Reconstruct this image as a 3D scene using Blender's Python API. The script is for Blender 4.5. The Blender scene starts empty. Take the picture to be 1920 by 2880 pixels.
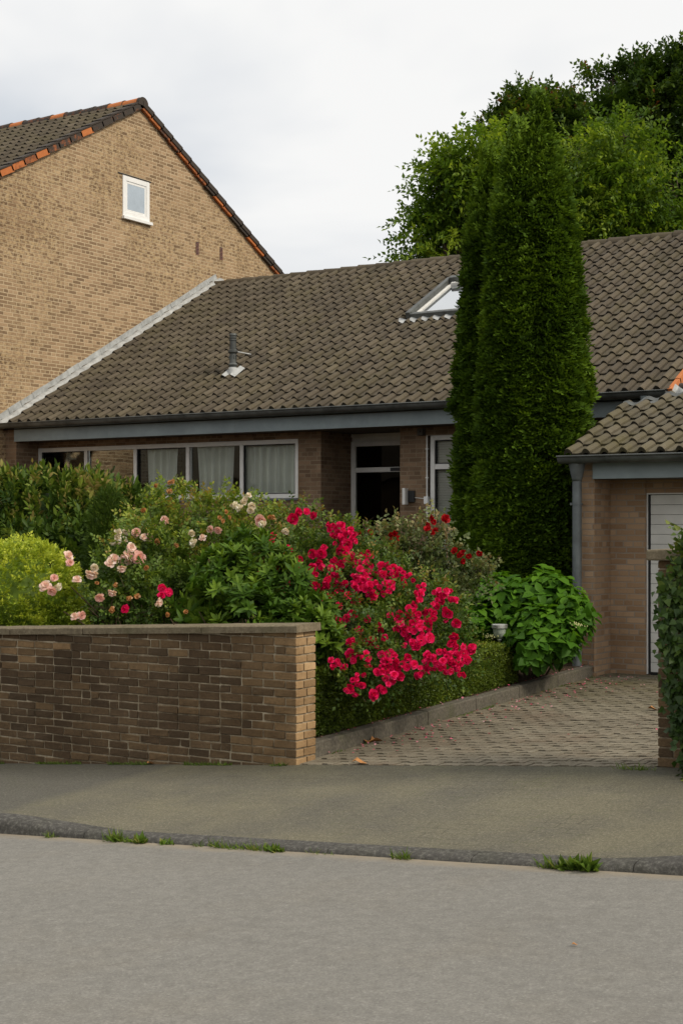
import bpy, math, random
import numpy as np
from mathutils import Vector, noise as mnoise

random.seed(7)
C = bpy.context.scene.collection
SC = bpy.context.scene
PI = math.pi

# ------------------------------------------------------------------ camera model (plan measured from the photograph)
FPX, CX, HY, CAMZ = 4185.0, 960.0, 1480.0, 2.0
YAW = math.radians(32.15)
SN, CS = math.sin(YAW), math.cos(YAW)

def at(px, py, Z):
    X = (px - CX) / FPX
    return Vector(((X * CS - SN) * Z, (X * SN + CS) * Z, CAMZ + (HY - py) / FPX * Z))

cam_d = bpy.data.cameras.new('camera')
cam = bpy.data.objects.new('camera', cam_d)
C.objects.link(cam)
cam.location = (0, 0, CAMZ)
cam.rotation_euler = (PI / 2, 0, YAW)
cam_d.sensor_fit = 'VERTICAL'
cam_d.sensor_height = 36.0
cam_d.lens = FPX / 2880 * 36
cam_d.shift_y = 40 / 2880
cam_d.clip_end = 2000
cam_d.dof.use_dof = True
cam_d.dof.focus_distance = 15.0
cam_d.dof.aperture_fstop = 11
SC.camera = cam

# ------------------------------------------------------------------ node helpers
class NT:
    def __init__(s, nt):
        s.nt = nt
    def n(s, t, **kw):
        nd = s.nt.nodes.new(t)
        for k, v in kw.items():
            if k.startswith('i_'):
                nd.inputs[k[2:].replace('_', ' ')].default_value = v
            else:
                setattr(nd, k, v)
        return nd
    def l(s, a, b):
        s.nt.links.new(a, b)
    def pos(s):
        return s.n('ShaderNodeNewGeometry').outputs['Position']
    def uv(s):
        return s.n('ShaderNodeUVMap').outputs['UV']
    def scale(s, v, sc):
        m = s.n('ShaderNodeMapping')
        m.inputs['Scale'].default_value = sc
        s.l(v, m.inputs['Vector'])
        return m.outputs['Vector']
    def noise(s, scale, detail=4, rough=.6, vec=None, dist=0.0):
        nd = s.n('ShaderNodeTexNoise')
        nd.inputs['Scale'].default_value = scale
        nd.inputs['Detail'].default_value = detail
        nd.inputs['Roughness'].default_value = rough
        nd.inputs['Distortion'].default_value = dist
        s.l(vec if vec is not None else s.pos(), nd.inputs['Vector'])
        return nd.outputs['Fac']
    def attr(s, name='tint'):
        return s.n('ShaderNodeAttribute', attribute_name=name).outputs['Fac']
    def ramp(s, fac, stops, interp='LINEAR'):
        nd = s.n('ShaderNodeValToRGB')
        cr = nd.color_ramp
        cr.interpolation = interp
        while len(cr.elements) < len(stops):
            cr.elements.new(.5)
        for e, (p, c) in zip(cr.elements, stops):
            e.position = p
            e.color = (c, c, c, 1) if isinstance(c, (int, float)) else (*c, 1)
        s.l(fac, nd.inputs['Fac'])
        return nd.outputs['Color']
    def mix(s, fac, a, b, mode='MIX'):
        nd = s.n('ShaderNodeMix', data_type='RGBA', blend_type=mode)
        for sock, v in ((nd.inputs[0], fac), (nd.inputs[6], a), (nd.inputs[7], b)):
            if isinstance(v, (int, float)):
                sock.default_value = v
            elif isinstance(v, (tuple, list)):
                sock.default_value = (*v, 1)
            else:
                s.l(v, sock)
        return nd.outputs[2]
    def math(s, op, a, b=0.0, clamp=False):
        nd = s.n('ShaderNodeMath', operation=op, use_clamp=clamp)
        for k, v in ((0, a), (1, b)):
            if isinstance(v, (int, float)):
                nd.inputs[k].default_value = v
            else:
                s.l(v, nd.inputs[k])
        return nd.outputs[0]
    def bump(s, h, strength=.5, dist=.01, normal=None):
        nd = s.n('ShaderNodeBump')
        nd.inputs['Strength'].default_value = strength
        nd.inputs['Distance'].default_value = dist
        s.l(h, nd.inputs['Height'])
        if normal is not None:
            s.l(normal, nd.inputs['Normal'])
        return nd.outputs['Normal']

def new_mat(name, rough=.8, spec=.3, metallic=0.0):
    m = bpy.data.materials.new(name)
    m.use_nodes = True
    t = NT(m.node_tree)
    b = m.node_tree.nodes['Principled BSDF']
    b.inputs['Roughness'].default_value = rough
    b.inputs['Specular IOR Level'].default_value = spec
    b.inputs['Metallic'].default_value = metallic
    return m, t, b

def setc(t, b, col, normal=None, rough=None):
    if isinstance(col, tuple):
        b.inputs['Base Color'].default_value = (*col, 1)
    else:
        t.l(col, b.inputs['Base Color'])
    if normal is not None:
        t.l(normal, b.inputs['Normal'])
    if rough is not None:
        t.l(rough, b.inputs['Roughness'])

def plain(name, col, rough=.6, spec=.4, metallic=0.0, var=.25, scale=6.0, bump=0.0):
    m, t, b = new_mat(name, rough, spec, metallic)
    f = t.noise(scale, 6, .65)
    lo = tuple(c * (1 - var) for c in col)
    hi = tuple(min(1, c * (1 + var)) for c in col)
    nrm = t.bump(t.noise(scale * 12, 4), bump, .004) if bump else None
    setc(t, b, t.ramp(f, [(.3, lo), (.7, hi)]), nrm)
    return m

M = {}

def brick_mat(name, ramp_stops, mortar, stain=None, cream=None, streak=None, row=.07, width=.232):
    m, t, b = new_mat(name, .9, .2)
    uv = t.uv()
    # wobble the courses slightly
    w = t.noise(7, 2, .5, uv)
    wob = t.n('ShaderNodeVectorMath', operation='ADD')
    sc = t.n('ShaderNodeVectorMath', operation='SCALE')
    cn = t.n('ShaderNodeTexNoise')
    cn.inputs['Scale'].default_value = 9
    t.l(uv, cn.inputs['Vector'])
    sub = t.n('ShaderNodeVectorMath', operation='SUBTRACT')
    t.l(cn.outputs['Color'], sub.inputs[0])
    sub.inputs[1].default_value = (.5, .5, .5)
    t.l(sub.outputs[0], sc.inputs[0])
    sc.inputs['Scale'].default_value = .012
    t.l(uv, wob.inputs[0])
    t.l(sc.outputs[0], wob.inputs[1])
    br = t.n('ShaderNodeTexBrick', offset=.43, offset_frequency=2, squash=.52, squash_frequency=5)
    br.inputs['Scale'].default_value = 1
    br.inputs['Brick Width'].default_value = width
    br.inputs['Row Height'].default_value = row
    br.inputs['Mortar Size'].default_value = .0088
    br.inputs['Mortar Smooth'].default_value = .2
    br.inputs['Color1'].default_value = (0, 0, 0, 1)
    br.inputs['Color2'].default_value = (1, 1, 1, 1)
    br.inputs['Mortar'].default_value = (.5, .5, .5, 1)
    t.l(wob.outputs[0], br.inputs['Vector'])
    fine = t.noise(45, 5, .7, uv)
    v = t.math('ADD', t.math('MULTIPLY', br.outputs['Color'], .6), t.math('MULTIPLY', fine, .4))
    col = t.ramp(v, ramp_stops)
    if cream:
        # mortar smeared over the brick faces in blotches
        big = t.noise(.42, 3, .55, uv)
        pat = t.ramp(big, [(cream[1], 0.0), (cream[2], 1.0)])
        sm = t.ramp(t.noise(11, 5, .75, uv), [(.47, 0.0), (.56, 1.0)])
        col = t.mix(t.math('MULTIPLY', t.math('MULTIPLY', pat, sm), .8), col, cream[0])
    col = t.mix(t.math('MULTIPLY', br.outputs['Fac'], t.ramp(t.noise(2.7, 5, .7, uv), [(.3, .45), (.7, 1.0)])), col, mortar)
    if stain:
        s1 = t.ramp(t.noise(stain[1], 5, .65, uv), [(stain[2], 0.0), (stain[3], 1.0)])
        col = t.mix(t.math('MULTIPLY', s1, stain[4]), col, stain[0], 'MULTIPLY')
    if streak:
        streak_col = streak(t, uv, col)
        col = streak_col
    h = t.math('SUBTRACT', t.math('MULTIPLY', fine, .6), t.math('MULTIPLY', br.outputs['Fac'], 1.4))
    setc(t, b, col, t.bump(h, .7, .006))
    return m

def gable_streaks(t, uv, col):
    # sooty weathering patch of irregular outline round the little gable window
    d = t.n('ShaderNodeVectorMath', operation='DISTANCE')
    mp = t.n('ShaderNodeMapping')
    mp.inputs['Scale'].default_value = (.75, 1, 0)
    t.l(uv, mp.inputs['Vector'])
    t.l(mp.outputs[0], d.inputs[0])
    d.inputs[1].default_value = (22.9 * .75, 8.75, 0)
    dd = t.math('ADD', d.outputs['Value'], t.math('MULTIPLY', t.noise(1.1, 5, .7, uv), 2.6))
    f = t.ramp(dd, [(.0, 1.0), (.42, 1.0), (.98, 0.0)])
    n = t.ramp(t.noise(5, 5, .75, uv), [(.38, 0.25), (.62, 1.0)])
    return t.mix(t.math('MULTIPLY', t.math('MULTIPLY', f, n), .62), col, (.48, .44, .41), 'MULTIPLY')

M['gable_brick'] = brick_mat('gable_brick', [(.15, (.175, .115, .066)), (.5, (.30, .20, .115)), (.85, (.43, .295, .175))],
                             (.60, .48, .31), ((.56, .52, .49), .42, .44, .66, .75), ((.64, .475, .265), .44, .60), gable_streaks)
M['house_brick'] = brick_mat('house_brick', [(.15, (.155, .102, .064)), (.5, (.22, .146, .092)), (.85, (.29, .192, .12))],
                             (.30, .235, .16), ((.6, .55, .5), 1.2, .45, .7, .8))
M['garage_brick'] = brick_mat('garage_brick', [(.15, (.25, .155, .088)), (.5, (.335, .22, .13)), (.85, (.42, .285, .175))],
                              (.27, .235, .195), ((.55, .5, .45), .9, .5, .75, .8))

def loose_brick_mat():
    m, t, b = new_mat('weathered_brick', .92, .2)
    p = t.pos()
    tint = t.attr()
    fine = t.noise(38, 6, .72, p)
    v = t.math('ADD', tint, t.math('MULTIPLY', t.math('SUBTRACT', fine, .5), .42))
    col = t.ramp(v, [(0.0, (.040, .030, .019)), (.3, (.105, .070, .040)), (.55, (.220, .145, .074)), (.8, (.42, .275, .14)), (1.0, (.55, .375, .20))])
    s = t.ramp(t.noise(.9, 6, .7, p), [(.42, 0.0), (.64, 1.0)])
    col = t.mix(t.math('MULTIPLY', s, .75), col, (.50, .46, .42), 'MULTIPLY')
    lich = t.ramp(t.noise(13, 5, .8, p), [(.66, 0.0), (.73, 1.0)])
    col = t.mix(t.math('MULTIPLY', lich, .45), col, (.33, .29, .2))
    setc(t, b, col, t.bump(t.noise(60, 6, .75, p), .9, .010))
    return m
M['loose_brick'] = loose_brick_mat()

def mortar_mat():
    m, t, b = new_mat('wall_mortar', .95, .1)
    p = t.pos()
    col = t.ramp(t.noise(6, 6, .75, p), [(.32, (.10, .08, .055)), (.48, (.26, .21, .14)), (.70, (.50, .43, .31))])
    setc(t, b, col, t.bump(t.noise(80, 4), .6, .006))
    return m
M['mortar'] = mortar_mat()

def stone_mat(name, a, bcol, c, moss=.3):
    m, t, b = new_mat(name, .9, .25)
    p = t.pos()
    col = t.ramp(t.noise(34, 8, .8, p), [(.3, a), (.5, bcol), (.72, c)])
    if moss:
        f = t.ramp(t.noise(2.2, 6, .75, p), [(.48, 0.0), (.66, 1.0)])
        col = t.mix(t.math('MULTIPLY', f, moss), col, (.055, .062, .02))
    setc(t, b, col, t.bump(t.noise(55, 8, .75, p), .8, .008))
    return m
M['coping'] = stone_mat('coping_stone', (.10, .078, .050), (.19, .155, .10), (.30, .25, .17), .45)
M['kerb'] = stone_mat('kerb_concrete', (.042, .040, .036), (.078, .074, .066), (.22, .21, .185), .15)
M['edging'] = stone_mat('edging_concrete', (.06, .053, .042), (.11, .098, .076), (.20, .18, .14), .5)

def asphalt_mat():
    m, t, b = new_mat('asphalt', .85, .3)
    p = t.pos()
    fine = t.noise(70, 5, .85, p)
    col = t.ramp(fine, [(.30, (.122, .116, .102)), (.44, (.192, .184, .163)), (.56, (.226, .217, .194)), (.70, (.36, .348, .312))])
    mid = t.ramp(t.noise(14, 6, .72, p), [(.3, .80), (.7, 1.12)])
    col = t.mix(1.0, col, mid, 'MULTIPLY')
    big = t.ramp(t.noise(.55, 4, .6, t.scale(p, (.45, 1.0, 1))), [(.3, .92), (.7, 1.05)])
    col = t.mix(1.0, col, big, 'MULTIPLY')
    warm = t.ramp(t.noise(1.4, 4, .65, p), [(.5, 0.0), (.75, .25)])
    col = t.mix(warm, col, (1.0, .92, .80), 'MULTIPLY')
    sep = t.n('ShaderNodeSeparateXYZ')
    t.l(p, sep.inputs[0])
    edge = t.ramp(t.math('ADD', t.math('SUBTRACT', sep.outputs[1], 7.58), t.math('MULTIPLY', t.math('SUBTRACT', t.noise(5, 5, .75, p), .5), .30)), [(.03, 0.0), (.20, .7)])
    col = t.mix(edge, col, (.30, .245, .165))
    sp = t.ramp(t.noise(36, 3, .6, p), [(.71, 0.0), (.75, .55)])
    col = t.mix(sp, col, (.12, .115, .10))
    setc(t, b, col, t.bump(fine, .55, .006))
    return m
M['asphalt'] = asphalt_mat()

def pavement_mat():
    m, t, b = new_mat('pavement_slabs', .9, .25)
    p = t.pos()
    fine = t.noise(62, 5, .85, p)
    dark = t.ramp(fine, [(.3, (.050, .047, .038)), (.46, (.090, .085, .069)), (.57, (.120, .113, .092)), (.72, (.28, .265, .22))])
    lite = t.ramp(fine, [(.3, (.080, .072, .048)), (.46, (.140, .128, .087)), (.57, (.182, .166, .114)), (.72, (.36, .335, .25))])
    sep = t.n('ShaderNodeSeparateXYZ')
    t.l(p, sep.inputs[0])
    x, y = sep.outputs[0], sep.outputs[1]
    wob = t.math('MULTIPLY', t.math('SUBTRACT', t.noise(1.6, 4, .65, p), .5), .35)
    # the crossing is laid in a paler mix than the footway on its left
    f = t.ramp(t.math('ADD', t.math('ADD', x, 8.1), wob), [(.0, 0.0), (.22, 1.0)])
    lite = t.mix(t.ramp(t.noise(1.1, 5, .65, p), [(.36, 0.0), (.68, .85)]), lite, dark)
    col = t.mix(f, dark, lite)
    # dirty strip along the wall and drive
    strip = t.ramp(t.math('ADD', t.math('SUBTRACT', y, 9.15), t.math('MULTIPLY', t.math('SUBTRACT', t.noise(1.2, 5, .7, p), .5), .9)), [(.1, 0.0), (.75, 1.0)])
    col = t.mix(t.math('MULTIPLY', strip, .75), col, (.50, .51, .48), 'MULTIPLY')
    # slab joints
    br = t.n('ShaderNodeTexBrick', offset=.5)
    br.inputs['Scale'].default_value = 1
    br.inputs['Brick Width'].default_value = .21
    br.inputs['Row Height'].default_value = .105
    br.inputs['Mortar Size'].default_value = .0040
    br.inputs['Mortar Smooth'].default_value = .6
    cn = t.n('ShaderNodeTexNoise')
    cn.inputs['Scale'].default_value = 7
    t.l(p, cn.inputs['Vector'])
    wv = t.n('ShaderNodeMix', data_type='VECTOR')
    wv.inputs[0].default_value = .05
    t.l(p, wv.inputs[4])
    t.l(cn.outputs['Color'], wv.inputs[5])
    t.l(wv.outputs[1], br.inputs['Vector'])
    jn = t.ramp(t.noise(1.5, 4, .7, p), [(.46, 0.05), (.66, .65)])
    jf = t.math('MULTIPLY', br.outputs['Fac'], jn)
    mossc = t.mix(t.ramp(t.noise(3.1, 4, .6, p), [(.48, 0.0), (.58, 1.0)]), (.035, .03, .022), (.075, .095, .018))
    col = t.mix(jf, col, mossc)
    ms = t.ramp(t.noise(2.6, 7, .8, p), [(.62, 0.0), (.75, .5)])
    col = t.mix(ms, col, (.10, .11, .035))
    setc(t, b, col, t.bump(t.math('SUBTRACT', fine, t.math('MULTIPLY', jf, 1.2)), .5, .006))
    return m
M['pavement'] = pavement_mat()

def paver_mat():
    m, t, b = new_mat('drive_pavers', .9, .25)
    p = t.pos()
    tint = t.attr()
    fine = t.noise(70, 4, .75, p)
    v = t.math('ADD', t.math('MULTIPLY', tint, .14), t.math('MULTIPLY', fine, .86))
    col = t.ramp(v, [(.25, (.100, .087, .062)), (.5, (.180, .156, .112)), (.75, (.30, .265, .195))])
    rust = t.ramp(t.noise(1.1, 6, .72, p), [(.52, 0.0), (.72, .4)])
    col = t.mix(rust, col, (.15, .085, .05))
    sep = t.n('ShaderNodeSeparateXYZ')
    t.l(p, sep.inputs[0])
    g = t.math('MULTIPLY', t.ramp(t.math('MULTIPLY', t.math('SUBTRACT', sep.outputs[1], 13.2), .28), [(0, 0.0), (1, 1.0)]),
               t.ramp(t.noise(1.6, 6, .75, p), [(.40, 0.0), (.58, .85)]))
    col = t.mix(g, col, (.085, .08, .03))
    dirt = t.ramp(t.noise(3.4, 6, .75, p), [(.50, 0.0), (.72, .6)])
    col = t.mix(dirt, col, (.095, .08, .055))
    setc(t, b, col, t.bump(fine, .6, .006))
    return m
M['paver'] = paver_mat()
M['joint'] = plain('joint_dirt', (.035, .028, .016), .95, .1, var=.5, scale=5)

def soil_mat():
    m, t, b = new_mat('soil', .95, .1)
    p = t.pos()
    col = t.ramp(t.noise(24, 7, .8, p), [(.3, (.028, .019, .012)), (.52, (.075, .052, .033)), (.72, (.17, .125, .08))])
    setc(t, b, col, t.bump(t.noise(35, 6, .8, p), 1.0, .03))
    return m
M['soil'] = soil_mat()

def tile_mat(name, stops, moss=.35):
    m, t, b = new_mat(name, .82, .3)
    p = t.pos()
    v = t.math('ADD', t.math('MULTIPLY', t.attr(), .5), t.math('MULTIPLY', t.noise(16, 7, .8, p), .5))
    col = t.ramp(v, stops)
    f = t.ramp(t.noise(1.5, 7, .75, p), [(.46, 0.0), (.66, 1.0)])
    col = t.mix(t.math('MULTIPLY', f, moss), col, (.10, .086, .034))
    dk = t.ramp(t.noise(.8, 6, .7, t.scale(p, (1.6, .5, .5))), [(.48, 0.0), (.70, .55)])
    col = t.mix(dk, col, (.45, .42, .40), 'MULTIPLY')
    lich = t.ramp(t.noise(20, 4, .7, p), [(.69, 0.0), (.74, .5)])
    col = t.mix(lich, col, (.22, .20, .15))
    setc(t, b, col, t.bump(t.noise(70, 5, .7, p), .45, .006))
    return m
M['tile'] = tile_mat('concrete_roof_tile', [(.05, (.012, .010, .007)), (.3, (.056, .045, .030)), (.5, (.085, .068, .045)), (.8, (.148, .121, .083))])
M['tile_mossy'] = tile_mat('mossy_roof_tile', [(.05, (.016, .013, .008)), (.3, (.066, .056, .036)), (.5, (.102, .087, .057)), (.8, (.165, .142, .095))], .7)

def verge_mat():
    m, t, b = new_mat('verge_clay', .8, .3)
    p = t.pos()
    v = t.math('ADD', t.attr(), t.math('MULTIPLY', t.math('SUBTRACT', t.noise(9, 5, .7, p), .5), .9))
    col = t.ramp(v, [(.38, (.05, .04, .032)), (.52, (.25, .085, .032)), (.64, (.46, .145, .042)), (1, (.54, .19, .06))])
    setc(t, b, col, t.bump(t.noise(50, 4), .3, .004))
    return m
M['verge'] = verge_mat()

M['zinc'] = plain('weathered_zinc', (.135, .15, .152), .5, .5, .35, .3, 5, .1)
M['zinc_dark'] = plain('gutter_zinc', (.092, .098, .092), .5, .5, .3, .45, 4, .1)
M['lead'] = plain('lead_flashing', (.40, .41, .40), .6, .4, .1, .3, 7, .3)
M['fascia'] = plain('painted_fascia', (.225, .268, .275), .6, .4, 0, .14, 3, .05)
M['soffit'] = plain('soffit_board', (.10, .09, .075), .8, .2, 0, .2, 3)
M['frame'] = plain('aluminium_frame', (.74, .73, .69), .5, .4, 0, .08, 5)
M['white'] = plain('white_plastic', (.80, .80, .78), .5, .4, 0, .05, 5)
M['gasket'] = plain('rubber_gasket', (.015, .015, .015), .6, .3, 0, .1, 5)
M['door_white'] = plain('garage_door_paint', (.62, .61, .57), .55, .35, 0, .10, 3, .05)
M['black'] = plain('dark_metal', (.02, .02, .02), .5, .4, 0, .2, 5)
M['steel'] = plain('brushed_steel', (.66, .65, .62), .35, .5, .8, .15, 20)
M['interior'] = plain('interior_plaster', (.22, .20, .17), .9, .2, 0, .1, 2)
M['twig'] = plain('twig_bark', (.06, .042, .025), .9, .2, 0, .3, 15, .3)
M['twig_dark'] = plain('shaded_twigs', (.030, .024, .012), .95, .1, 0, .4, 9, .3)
M['bark'] = plain('tree_bark', (.085, .066, .045), .9, .2, 0, .35, 8, .5)
M['dryleaf'] = plain('dry_leaf', (.36, .17, .06), .8, .2, 0, .4, 20)

def curtain_mat():
    m, t, b = new_mat('curtain_cloth', .9, .1)
    p = t.pos()
    setc(t, b, t.ramp(t.noise(3, 3), [(.3, (.80, .81, .73)), (.7, (.90, .90, .83))]))
    return m
M['curtain'] = curtain_mat()
M['blind'] = plain('blind_slats', (.66, .62, .56), .8, .2, 0, .08, 4)

def glass_mat(name, refl=1.45, tint=(.93, .95, .94), wavy=.02, rough=.0):
    m = bpy.data.materials.new(name)
    m.use_nodes = True
    t = NT(m.node_tree)
    t.nt.nodes.remove(t.nt.nodes['Principled BSDF'])
    out = t.nt.nodes['Material Output']
    fr = t.n('ShaderNodeFresnel')
    fr.inputs['IOR'].default_value = refl
    tr = t.n('ShaderNodeBsdfTransparent')
    tr.inputs['Color'].default_value = (*tint, 1)
    gl = t.n('ShaderNodeBsdfGlossy')
    gl.inputs['Roughness'].default_value = rough
    gl.inputs['Color'].default_value = (.95, .95, .93, 1)
    nb = t.bump(t.noise(1.3, 2, .5), wavy, .2)
    t.l(nb, gl.inputs['Normal'])
    mx = t.n('ShaderNodeMixShader')
    t.l(fr.outputs[0], mx.inputs[0])
    t.l(tr.outputs[0], mx.inputs[1])
    t.l(gl.outputs[0], mx.inputs[2])
    t.l(mx.outputs[0], out.inputs['Surface'])
    return m
M['glass'] = glass_mat('window_glass', 1.5)
M['dark_glass'] = glass_mat('door_glass', 1.35, (.25, .25, .24))
M['sky_glass'] = plain('skylight_glass', (.66, .69, .71), .06, .5, .95, .03, 1)
M['frosted'] = plain('frosted_glass', (.40, .47, .54), .25, .5, 0, .12, 2)

def leaf_mat(name, stops, transl=.28, rough=.5, spec=.35, tcol=1.25):
    m = bpy.data.materials.new(name)
    m.use_nodes = True
    t = NT(m.node_tree)
    b = t.nt.nodes['Principled BSDF']
    b.inputs['Roughness'].default_value = rough
    b.inputs['Specular IOR Level'].default_value = spec
    out = t.nt.nodes['Material Output']
    v = t.math('ADD', t.attr(), t.math('MULTIPLY', t.math('SUBTRACT', t.noise(2.2, 3, .6), .5), .35), True)
    col = t.ramp(v, stops)
    t.l(col, b.inputs['Base Color'])
    tl = t.n('ShaderNodeBsdfTranslucent')
    c2 = t.mix(1.0, col, (tcol * 1.05, tcol, tcol * .55), 'MULTIPLY')
    t.l(c2, tl.inputs['Color'])
    mx = t.n('ShaderNodeMixShader')
    mx.inputs[0].default_value = transl
    t.l(b.outputs[0], mx.inputs[1])
    t.l(tl.outputs[0], mx.inputs[2])
    t.l(mx.outputs[0], out.inputs['Surface'])
    return m
M['leaf_thuja'] = leaf_mat('thuja_scale_leaf', [(0, (.026, .054, .005)), (.5, (.066, .124, .009)), (1, (.140, .225, .016))], .2, .65, .12)
M['leaf_laurel'] = leaf_mat('laurel_leaf', [(0, (.020, .044, .007)), (.5, (.066, .116, .014)), (.8, (.175, .225, .030)), (1, (.28, .22, .07))], .22, .5, .16)
M['leaf_gold'] = leaf_mat('golden_leaf', [(0, (.12, .19, .014)), (.4, (.27, .36, .028)), (1, (.55, .60, .07))], .3, .5, .3)
M['leaf_rose'] = leaf_mat('rose_leaf', [(0, (.036, .074, .012)), (.5, (.082, .142, .020)), (.85, (.18, .23, .03)), (1, (.24, .15, .035))], .3, .5, .3)
M['leaf_pinkrose'] = leaf_mat('pale_rose_leaf', [(0, (.050, .098, .014)), (.5, (.125, .195, .026)), (.85, (.27, .32, .04)), (1, (.30, .21, .05))], .32, .5, .3)
M['leaf_greyrose'] = leaf_mat('greyish_rose_leaf', [(0, (.052, .082, .030)), (.5, (.105, .145, .050)), (.85, (.21, .235, .09)), (1, (.22, .165, .07))], .3, .5, .3)
M['leaf_rhodo'] = leaf_mat('rhododendron_leaf', [(0, (.034, .075, .008)), (.5, (.056, .120, .012)), (1, (.16, .25, .024))], .26, .5, .16)
M['leaf_box'] = leaf_mat('box_leaf', [(0, (.048, .078, .009)), (.5, (.105, .155, .015)), (1, (.25, .30, .032))], .25, .45, .25)
M['leaf_hyd'] = leaf_mat('hydrangea_leaf', [(0, (.028, .080, .006)), (.5, (.055, .145, .010)), (1, (.125, .265, .018))], .34, .55, .14, 1.3)
M['leaf_ivy'] = leaf_mat('ivy_leaf', [(0, (.020, .045, .008)), (.5, (.038, .076, .011)), (.85, (.085, .135, .020)), (1, (.18, .20, .035))], .2, .45, .25)
M['leaf_hornbeam'] = leaf_mat('hornbeam_leaf', [(0, (.048, .098, .009)), (.5, (.105, .180, .017)), (1, (.27, .36, .036))], .42, .5, .2, 1.5)
M['leaf_oak'] = leaf_mat('oak_leaf', [(0, (.022, .048, .006)), (.5, (.046, .088, .011)), (.88, (.12, .185, .020)), (.97, (.16, .065, .025)), (1, (.20, .075, .03))], .28, .5, .2, 1.2)
M['leaf_grass'] = leaf_mat('grass_blade', [(0, (.06, .11, .015)), (.6, (.12, .20, .025)), (1, (.24, .24, .06))], .3, .5, .3)

def petal_mat(name, stops, transl=.35):
    m = leaf_mat(name, stops, transl, .6, .15, 1.0)
    return m
M['petal_red'] = petal_mat('red_petal', [(0, (.50, .004, .055)), (.5, (.84, .009, .135)), (1, (.93, .06, .25))], .25)
M['petal_dark'] = petal_mat('dark_red_petal', [(0, (.26, .003, .006)), (.5, (.42, .006, .012)), (1, (.56, .015, .02))], .25)
M['petal_pink'] = petal_mat('pink_petal', [(0, (.82, .50, .46)), (.5, (.89, .69, .64)), (1, (.93, .85, .81))], .3)
M['petal_white'] = petal_mat('cream_petal', [(0, (.78, .68, .56)), (.5, (.84, .76, .66)), (1, (.88, .84, .76))], .3)
M['petal_dry'] = petal_mat('withered_petal', [(0, (.40, .17, .05)), (.5, (.62, .32, .13)), (1, (.72, .50, .30))], .3)

# ------------------------------------------------------------------ object helpers
WLOC = {}

def thing(name, label, cat, loc, group=None):
    o = bpy.data.objects.new(name, None)
    o.empty_display_size = .2
    C.objects.link(o)
    o.location = loc
    WLOC[o.name] = Vector(loc)
    o['label'] = label
    o['category'] = cat
    if group:
        o['group'] = group
    return o

def finish(me, name, mats, parent=None, kind=None, smooth=False, label=None):
    o = bpy.data.objects.new(name, me)
    C.objects.link(o)
    for mm in (mats if isinstance(mats, (list, tuple)) else [mats]):
        me.materials.append(mm)
    if parent is not None:
        w = WLOC[parent.name]
        me.transform(__import__('mathutils').Matrix.Translation(-w))
        o.parent = parent
        WLOC[o.name] = w.copy()
    else:
        WLOC[o.name] = Vector((0, 0, 0))
    if smooth:
        me.polygons.foreach_set('use_smooth', [True] * len(me.polygons))
    if kind:
        o['kind'] = kind
    if label:
        o['label'] = label
    return o

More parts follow.
